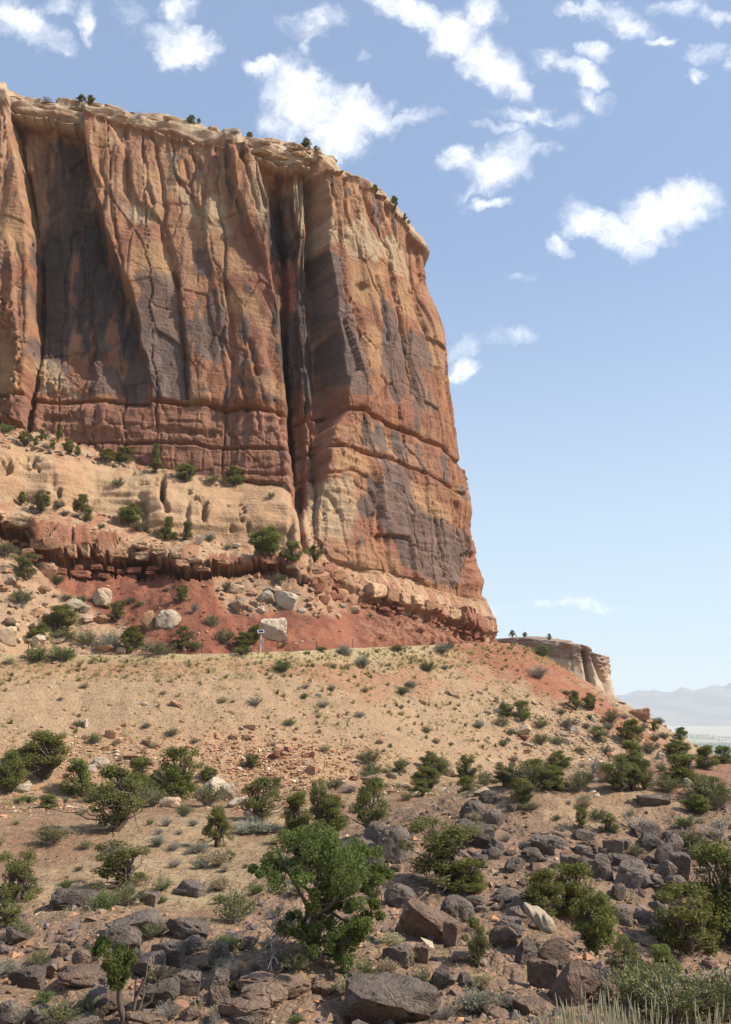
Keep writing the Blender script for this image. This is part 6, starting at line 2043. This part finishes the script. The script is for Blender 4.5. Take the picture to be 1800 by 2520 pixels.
def pick_scree_right():
    h = place(R.uniform(1180, 1640), R.uniform(1720, 1900)); return h[0] if h else None
def pick_scree_any():
    h = place(R.uniform(-40, 1250), R.uniform(1625, 1900)); return h[0] if h else None
scatter_rocks(110, pick_scree_low, ['orange', 'orange', 'orange', 'tan', 'red'], .35, 1.1, 'rubble_stone', 'angular orange stone in the rubble at the foot of the scree', 'rubble at the foot of the scree')
scatter_rocks(75, pick_scree_right, ['tan', 'tan', 'pale', 'orange', 'red'], .4, 1.4, 'rubble_stone', 'angular tan stone among the bushes of the right flank', 'rubble on the right flank')
scatter_rocks(60, pick_scree_any, ['tan', 'pale', 'orange'], .3, .8, 'scree_stone', 'single loose stone lying on the open scree', 'loose stones on the scree')
def pick_ravine():
    for _ in range(40):
        u, v = R.uniform(-200, 2030), R.uniform(1990, 2540)
        if polymask(np.array([min(max(u, -20), 1820)]), np.array([v]), ROCKY, 20)[0] > .5:
            h = place(u, v); return h[0] if h else None
def pick_ridge():
    u = R.uniform(1120, 1720); v = R.uniform(2040, 2290) ; h = place(u, v); return h[0] if h else None
scatter_rocks(270, pick_ravine, ['dark', 'dark', 'pink', 'pink'], .20, .9, 'field_stone', 'rough grey-brown stone in the foreground boulder field', 'stones of the boulder field')
scatter_rocks(110, pick_ridge, ['dark', 'dark', 'dark', 'pink'], .35, 1.25, 'ridge_stone', 'dark angular stone on the bouldery right-hand slope', 'stones of the bouldery right slope')
def pick_talus(poly):
    def f():
        for _ in range(40):
            us = [q[0] for q in poly]; vs = [q[1] for q in poly]
            u, v = R.uniform(min(us), max(us)), R.uniform(min(vs), max(vs))
            if polymask(np.array([u]), np.array([v]), poly, 3)[0] > .5:
                h = place(u, v); return h[0] if h else None
    return f
scatter_rocks(70, pick_talus([(-30, 1380), (60, 1400), (140, 1450), (250, 1510), (380, 1600), (-30, 1600)]), ['pale', 'tan', 'tan', 'orange'], .5, 1.8, 'talus_stone', 'pale angular stone on the rubble slope at the left', 'stones of the left talus')
scatter_rocks(75, pick_talus([(520, 1430), (640, 1405), (760, 1440), (860, 1500), (820, 1530), (700, 1500), (560, 1520)]), ['tan', 'pale', 'orange', 'orange'], .4, 1.5, 'talus_stone', 'tan stone in the rubble patch under the ledge', 'stones of the middle talus')
scatter_rocks(26, pick_talus([(380, 1440), (560, 1430), (560, 1560), (420, 1600), (300, 1540)]), ['tan', 'red', 'orange'], .3, .8, 'talus_stone', 'small stone on the bare red soil chute', 'stones of the red chute')
scatter_rocks(40, pick_talus([(0, 1055), (120, 1090), (240, 1125), (340, 1150), (320, 1158), (120, 1115), (0, 1100)]), ['tan', 'pale'], .4, 1.2, 'talus_stone', 'pale stone on the soil strip below the wall', 'stones on the upper soil strip')

# chips on the talus, in the boulder field and on the flat
sel = np.where(((SB == 7) | (SB == 5) | (SB == 3)).reshape(-1) & (V.reshape(-1) < 1610) & (U.reshape(-1) > -120) & (np.broadcast_to(np.arange(NC), BX.shape).reshape(-1) < nose))[0]
k = g.choice(sel, 9000)
P = VV[k] + g.normal(0, .08, (len(k), 3))
ccol = VC[k] * g.uniform(.85, 1.5, (len(k), 1))
mixp = g.uniform(0, 1, (len(k), 1)) < .25
ccol = np.where(mixp, palette(len(k), [C_TAN, C_PALE, C_OR], [2, 1, 2]), ccol)
sz = .08 + .10 * g.pareto(2.4, len(k)).clip(0, 4)
lessr = (VC[k][:, 0] < .33) & (g.uniform(0, 1, len(k)) < .35)
P, sz, ccol = P[~lessr], sz[~lessr], ccol[~lessr]
chips('talus_chips', P, sz, ccol, M['stones'], .6, 'small stones lying on the talus and ledges')
n = 26000
th = np.radians(g.uniform(-27, 27, n)); rr = 20 + 85 * g.uniform(0, 1, n) ** .8
x, y = rr * np.sin(th), rr * np.cos(th)
z, hill, _, _ = ground_z(x, y)
u_, v_, _ = proj(x, y, z)
rk = polymask(u_, v_, ROCKY, 40)
keep = (hill < .3) & (g.uniform(0, 1, n) < .25 + .75 * rk)
x, y, z, rk = x[keep], y[keep], z[keep], rk[keep]
sz = (.05 + .075 * g.pareto(2.0, len(x)).clip(0, 3.2)) * (.6 + .6 * rk)
cols = palette(len(x), [C_BR, C_OR, (.22, .16, .13), (.14, .11, .10), C_PALE], [3, 2, 2, 2, .15])
chips('field_chips', np.stack([x, y, z + sz * .1], 1), sz, cols, M['stones'], .65, 'small stones and chips strewn between the foreground boulders')

# ---- blocks broken out of the ledge and slabs of the cap rock: pieces of the rock they belong to
led_o = bpy.data.objects['red_ledge']; cap_o = bpy.data.objects['cap_rock']; cl_o = cliff
def along(bandid, tlo, thi, n, ulo, uhi):
    cand = np.where((SB == bandid) & (ST > tlo) & (ST < thi) & (U > ulo) & (U < uhi) & (np.arange(NC)[None, :] < nose))
    k = g.choice(len(cand[0]), n)
    return list(zip(cand[0][k], cand[1][k]))
def ledge_course(ulo, uhi, tlo, thi, wlo, whi, mats, out, depth):
    """a course of jointed blocks standing side by side along the ledge"""
    c = 0
    while c < nose - 4:
        rows = np.where((SB[:, c] == 6) & (ST[:, c] > tlo) & (ST[:, c] < thi))[0]
        if len(rows) < 4 or not (ulo < U[rows[0], c] < uhi): c += 1; continue
        w = R.uniform(wlo, whi) * (1.5 if R.random() < .2 else 1)
        c1 = int(min(np.searchsorted(S, S[c] + w), nose - 1))
        m = (c + c1) // 2
        rw = np.where((SB[:, m] == 6) & (ST[:, m] > tlo) & (ST[:, m] < thi))[0]
        if len(rw) > 2 and R.random() > .12 and .42 < BH[rw[0], m] - BH[rw[-1], m] < 6 and w < 5 * (BH[rw[0], m] - BH[rw[-1], m]):
            top, bot = BH[rw[0], m], BH[rw[-1], m]
            r = rw[len(rw) // 2]
            o_ = out + R.uniform(-.45, .35)
            put_rock('block', (BX[r, m] + NX[m] * o_, BY[r, m] + NY[m] * o_, (top + bot) / 2 + R.uniform(-.15, .1)), (w * 1.03, depth * R.uniform(.9, 1.2), (top - bot) * R.uniform(.95, 1.12)), R.choice(mats), 'b', R.randrange(8), (R.uniform(-.06, .06), R.uniform(-.06, .06), math.atan2(NX[m], -NY[m]) + R.uniform(-.14, .14)), parent=led_o)
        c = c1 + (1 if R.random() < .7 else 3)
ledge_course(-60, 745, .0, .30, 1.6, 4.6, ['capst', 'capst', 'orange'], .55, 2.2)
ledge_course(-60, 745, .28, .56, 1.1, 3.4, ['orange', 'orange', 'capst'], .35, 2.0)
ledge_course(-60, 1190, .66, .80, .8, 2.4, ['red'], -.7, 1.4)
ledge_course(-60, 1190, .80, .97, .8, 2.2, ['red'], .0, 1.3)
ledge_course(800, 1140, .0, .52, 1.4, 4.2, ['orange', 'capst', 'orange'], .5, 2.2)
for r, c in along(6, .6, .95, 18, -40, 1180):
    s = R.uniform(.5, 1.2)
    put_rock('block', (PX[r, c] + NX[c] * .2, PY[r, c] + NY[c] * .2, PZ[r, c]), (s * R.uniform(.9, 1.5), s * .9, s * R.uniform(.5, .9)), 'red', 'a', R.randrange(8), (R.uniform(-.15, .15), R.uniform(-.15, .15), math.atan2(-NX[c], NY[c]) + R.uniform(-.3, .3)), parent=led_o)
for r, c in along(1, .35, .95, 46, -40, 760) + along(1, .1, .95, 30, 640, 965):
    s = R.uniform(1.0, 2.6)
    put_rock('slab', (PX[r, c], PY[r, c], PZ[r, c] - .1), (s * R.uniform(1.0, 2.2), s * .8, s * R.uniform(.25, .5)), 'capst', 'r', R.randrange(6), (R.uniform(-.1, .1), R.uniform(-.1, .1), math.atan2(-NX[c], NY[c]) + R.uniform(-.3, .3)), parent=cap_o)

for u, v, w, h, mt in [(770, 1400, 40, 26, 'orange'), (786, 1424, 46, 34, 'orange'), (800, 1446, 42, 30, 'orange'), (816, 1464, 34, 24, 'red'), (778, 1448, 30, 22, 'red'), (792, 1476, 30, 20, 'red'), (838, 1462, 46, 40, 'orange'), (764, 1424, 28, 20, 'orange'), (806, 1500, 24, 16, 'red'), (860, 1478, 40, 30, 'orange')]:
    (x, y, z), fw, _ = place(u, v)
    s = fw / FPX
    put_rock('block', (x, y + .3, z), (w * s * 1.2, w * s, h * s * 1.25), mt, 'a', R.randrange(8), (R.uniform(-.1, .1), R.uniform(-.1, .1), R.uniform(.4, 1.0)), parent=led_o)

def sprinkle(n, kinds, ulo, uhi, vlo, vhi, hlo, hhi, group, what):
    for i in range(n):
        u, v = R.uniform(ulo, uhi), R.uniform(vlo, vhi)
        hit = place(u, v)
        if hit is None or hit[2] != 1: continue
        k = R.choice(kinds); fw = hit[1]
        h = R.uniform(hlo, hhi) * FPX / fw
        plant(k, u, v, h, h * R.uniform(1.1, 1.7), near_label(what[k], *hit[0]), group)
NM = {'J': 'small juniper', 'O': 'small open juniper', 'T': 'little straw bush', 'K': 'little dry twiggy bush', 'S': 'small olive shrub', 'G': 'small grey sage', 'B': 'small green shrub'}
sprinkle(36, ['O', 'S', 'S', 'J', 'S'], -260, 2030, 1880, 2010, 1.0, 2.2, 'extra bushes in the row along the foot of the scree', NM)
sprinkle(75, ['T', 'T', 'K', 'S', 'G', 'B'], -200, 2030, 2110, 2515, .25, .6, 'small shrubs among the foreground rocks', NM)
sprinkle(58, ['T', 'T', 'K', 'G', 'S'], -260, 2030, 1960, 2110, .3, .7, 'small shrubs on the near flat', NM)
sprinkle(36, ['T', 'T', 'T', 'G', 'T'], -30, 1300, 1630, 1900, .3, .8, 'small shrubs on the scree', NM)
sprinkle(30, ['S', 'K', 'G'], 1250, 1720, 1760, 1930, .5, 1.1, 'small shrubs on the right flank', NM)

# ================================================================== GRASS
TUFT = [tuft(s) for s in (201, 202, 203, 204)] + [tuft(s, 70, (.21, .20, .085), (.36, .33, .15)) for s in (205, 206)]
spots = []
xa, ya, da = scree_points(1500, .3, 5.5)
xb, yb, db = scree_points(3200, 1.0, 31.0, -.3)
x = np.r_[xa, xb]; y = np.r_[ya, yb]
z, _, _, _ = ground_z(x, y)
u_, v_, _ = proj(x, y, z)
wgt = np.r_[np.full(len(xa), .8), .25 + .75 * np.exp(-((u_[len(xa):] - 950) / 330) ** 2 - ((v_[len(xa):] - 1740) / 110) ** 2)]
wgt[(u_ > 1330) & (v_ > 1640)] *= .2
keep = (g.uniform(0, 1, len(x)) < wgt) & (u_ > -60) & (u_ < 1500)
x, y, z, u_, v_ = x[keep], y[keep], z[keep], u_[keep], v_[keep]
hsz = g.uniform(.26, .70, len(x))
order = np.argsort(-hsz)
big, rest = order[:290], order[290:]
for i in big:
    ti = int(g.integers(len(TUFT)))
    o = bpy.data.objects.new('grass_tuft', TUFT[ti])
    o.location = (x[i], y[i], z[i]); s = hsz[i]
    o.scale = (s * 1.25, s * 1.25, s * .95); o.rotation_euler = (0, 0, R.uniform(0, 6.283))
    C.objects.link(o)
    lab = 'straw-yellow grass tuft on the road crest' if v_[i] < 1640 else 'straw-yellow grass tuft on the open scree'
    lab = near_label(('tall ' if hsz[i] > .66 else 'short ' if hsz[i] < .60 else 'mid-height ') + ('straw-yellow' if ti < 4 else 'olive') + ' grass tuft', x[i], y[i], z[i])
    tag(o, lab, 'grass', 'grass tufts on the road crest' if v_[i] < 1640 else 'grass tufts on the scree')
def grass_layer(name, P, H, wid, c0, c1, per, label, lean=.6):
    n = len(P)
    a = g.uniform(0, 6.283, (n, per)); l = H[:, None] * g.uniform(.5, 1.0, (n, per)); out = g.uniform(.05, lean, (n, per))
    b0 = P[:, None, :] + np.stack([g.normal(0, .16, (n, per)) * H[:, None], g.normal(0, .16, (n, per)) * H[:, None], np.full((n, per), -.02)], -1)
    d = np.stack([np.cos(a), np.sin(a), 0 * a], -1); s = np.stack([-np.sin(a), np.cos(a), 0 * a], -1) * wid
    e = b0 + d * (out * l)[..., None] + np.stack([0 * l, 0 * l, l * (1 - .2 * out)], -1)
    V_ = np.stack([b0 - s, b0 + s, e], 2).reshape(-1, 3)
    F = np.arange(len(V_)).reshape(-1, 3)
    t = np.repeat(np.clip(g.uniform(0, 1, (n, 1)) + g.normal(0, .2, (n, per)), 0, 1).reshape(-1, 1), 3, 0)
    o = mk(name, V_, F, M['straw'], None, np.array(c0) * (1 - t) + np.array(c1) * t)
    tag(o, label, kind='stuff')
grass_layer('scree_grass', np.stack([x, y, z], 1)[rest], hsz[rest], .026, (.36, .29, .13), (.58, .48, .26), 20, 'thin yellow grass growing on the scree and the crest')
n = 5200
th = np.radians(g.uniform(-27, 27, n)); rr = 21 + 95 * g.uniform(0, 1, n) ** .75
x, y = rr * np.sin(th), rr * np.cos(th)
z, hill, _, _ = ground_z(x, y)
nn_ = fbm2(x / 5.0, y / 5.0, 3, 611)
u_, v_, _ = proj(x, y, z)
rk = polymask(u_, v_, ROCKY, 40)
keep = (hill < .4) & (nn_ + g.uniform(-.5, .5, n) > .05 + .25 * rk)
grass_layer('flat_grass', np.stack([x, y, z], 1)[keep], g.uniform(.10, .30, keep.sum()), .014, (.32, .25, .12), (.52, .41, .23), 14, 'short dry grass on the near flat', .8)

# tall seeding grass on the photographer's bank
def bank_grass():
    g2 = np.random.default_rng(14)
    spec = [(1352, 2490), (1385, 2472), (1410, 2480), (1440, 2462), (1466, 2440), (1490, 2446), (1520, 2466), (1548, 2480), (1590, 2462), (1605, 2500), (1712, 2462), (1755, 2470), (1360, 2500), (1430, 2500), (1500, 2496), (1570, 2505), (1300, 2505)]
    for i, (tu, tv) in enumerate(spec):
        Y = g2.uniform(5.6, 6.7)
        x, yv, zz = ray(tu, tv)
        top = np.array([x / yv * Y, Y, zz / yv * Y])
        gz = float(ground_z(np.array([top[0]]), np.array([Y]))[0][0])
        T, S_ = Acc(), Acc()
        for q in range(16):
            off = np.array([g2.normal(0, .09), g2.normal(0, .09), 0]) if q else np.zeros(3)
            tip = top + off + np.array([g2.normal(0, .03), 0, -abs(g2.normal(0, .10)) if q else 0])
            b0 = np.array([top[0] + off[0] * .6 + g2.normal(0, .03), top[1] + off[1] * .6, gz - .03])
            p_ = bend_path(b0, tip, g2, 0, 5, .025)
            T.add(*tube(p_, np.linspace(.0026, .0012, 5), 3), np.array((.42, .37, .20)) * g2.uniform(.8, 1.15))
            hd = p_[-1] - p_[-2]; hd /= np.linalg.norm(hd)
            T.add(*tube([tip - hd * .10, tip - hd * .07, tip - hd * .03, tip + hd * .02], [.002, .0048, .0042, .0008], 5), np.array((.55, .50, .33)) * g2.uniform(.85, 1.1))
            for e in range(2):
                j = p_[int(g2.integers(1, 3))]; le = j + np.array([g2.normal(0, .10), g2.normal(0, .06), g2.uniform(.05, .16)])
                T.add(*tube(bend_path(j, le, g2, .04, 4, .05), [.0028, .0030, .002, .0006], 3), np.array((.34, .36, .15)) * g2.uniform(.8, 1.2))
        me = T.mesh('blades', M['straw'])
        me.transform(__import__('mathutils').Matrix.Translation((-top[0], -top[1], -gz)))
        o = bpy.data.objects.new('seed_stalk_clump', me); C.objects.link(o)
        o.location = (top[0], top[1], gz)
        tag(o, 'tall pale seeding grass clump at the bottom right, ' + ('leftmost', 'second from left', 'third from left', 'fourth from left', 'fifth from left', 'sixth from left', 'seventh from left', 'eighth from left', 'middle one', 'eighth from right', 'seventh from right', 'sixth from right', 'fifth from right', 'fourth from right', 'third from right', 'second from right', 'rightmost')[sorted(range(len(spec)), key=lambda q: spec[q][0]).index(i)], 'grass', 'seeding grass at the bottom right')
bank_grass()

# ================================================================== FENCE POSTS AND THE SOLAR-POWERED STATION
def road_point(u):
    """on the flat of the road bed just behind the crest"""
    x, y, z = ray(u, 1600)
    s = np.linspace(80, 175, 900)
    X, Y = x / y * s, s
    d, zc, sg = hill_dist(X, Y)
    i = int(np.argmax((sg > 0) & (d > 1.2)))
    return np.array([X[i], Y[i], float(ground_z(X[i:i + 1], Y[i:i + 1])[0][0])])
def post_mesh():
    bm = bmesh.new()
    def bar(x0, x1, y0, y1, z0, z1):
        bmesh.ops.create_cube(bm, size=1, matrix=__import__('mathutils').Matrix.Translation(((x0 + x1) / 2, (y0 + y1) / 2, (z0 + z1) / 2)) @ __import__('mathutils').Matrix.Diagonal((x1 - x0, y1 - y0, z1 - z0, 1)))
    bar(-.045, .045, -.012, .0, -.3, 1.35); bar(-.012, .012, .0, .055, -.3, 1.35)
    for i in range(8): bar(-.02, .02, -.026, -.0125, .25 + i * .14, .28 + i * .14)
    me = bpy.data.meshes.new('post'); bm.to_mesh(me); bm.free(); me.materials.append(M['steel'])
    return me
pm = post_mesh()
for i, (u, lab) in enumerate([(69, 'dark steel fence post behind the left olive bushes'), (227, 'dark steel fence post, second from the left'), (361, 'dark steel fence post in front of the low wide thicket'), (497, 'dark steel fence post right of the smoky thicket'),
                 (683, 'dark steel fence post just right of the white pole'), (779, 'dark steel fence post left of the silvery sagebrush'), (869, 'dark steel fence post right of the silvery sagebrush'), (1020, 'dark steel fence post against the bare red slope'), (1170, 'dark steel fence post right of the big sagebrush'), (1271, 'dark steel fence post at the bend of the road')]):
    q = road_point(u)
    o = bpy.data.objects.new('fence_post', pm); o.location = q; o.rotation_euler = (R.uniform(-.04, .04), R.uniform(-.04, .04), R.uniform(-.3, .3))
    C.objects.link(o); tag(o, lab, 'post', 'fence posts along the road')
def station():
    q = road_point(642)
    s = float(q[1]) / FPX * 1.01
    H_ = 54 * s
    root = empty('weather_station', tuple(q))
    tag(root, 'white pole with a small tilted solar panel and grey box beside the road', 'pole')
    V_, F = tube([(0, 0, -.3), (0, 0, H_ * .45), (0, 0, H_ * .9)], [.05, .05, .045], 12)
    mk('pole', V_, F, M['white'], root)
    bm = bmesh.new()
    bmesh.ops.create_cube(bm, size=1)
    bmesh.ops.bevel(bm, geom=bm.edges[:], offset=.03, segments=1, affect='EDGES')
    def piece(name, loc, size, rot, mat, parent):
        me = bpy.data.meshes.new(name); bm.to_mesh(me); me.materials.append(mat)
        o = bpy.data.objects.new(name, me); o.location = loc; o.scale = size; o.rotation_euler = rot
        C.objects.link(o); o.parent = parent
        return o
    rot = (math.radians(38), math.radians(-6), math.radians(12))
    pan = piece('solar_panel', (-.02, -.05, H_ * .93), (.72, .62, .035), rot, M['panel'], root)
    for nm, lx, ly, sx, sy in (('frame', 0, .52, 1.08, .09), ('frame', 0, -.52, 1.08, .09), ('frame', .52, 0, .08, 1.12), ('frame', -.52, 0, .08, 1.12)):
        piece(nm, (lx, ly, .1), (sx, sy, 1.7), (0, 0, 0), M['white'], pan)
    piece('control_box', (.20, -.02, H_ * .50), (.22, .16, .42), (0, 0, 0), M['grey'], root)
    V_, F = tube([(.30, 0, H_ * .1), (.30, 0, H_ * .5), (.28, 0, H_ * .72)], [.018, .018, .018], 6)
    mk('conduit', V_, F, M['grey'], root)
    V_, F = tube([(0, 0, H_ * .60), (.22, 0, H_ * .60)], [.02, .02], 6)
    mk('bracket', V_, F, M['grey'], root)
    bm.free()
station()
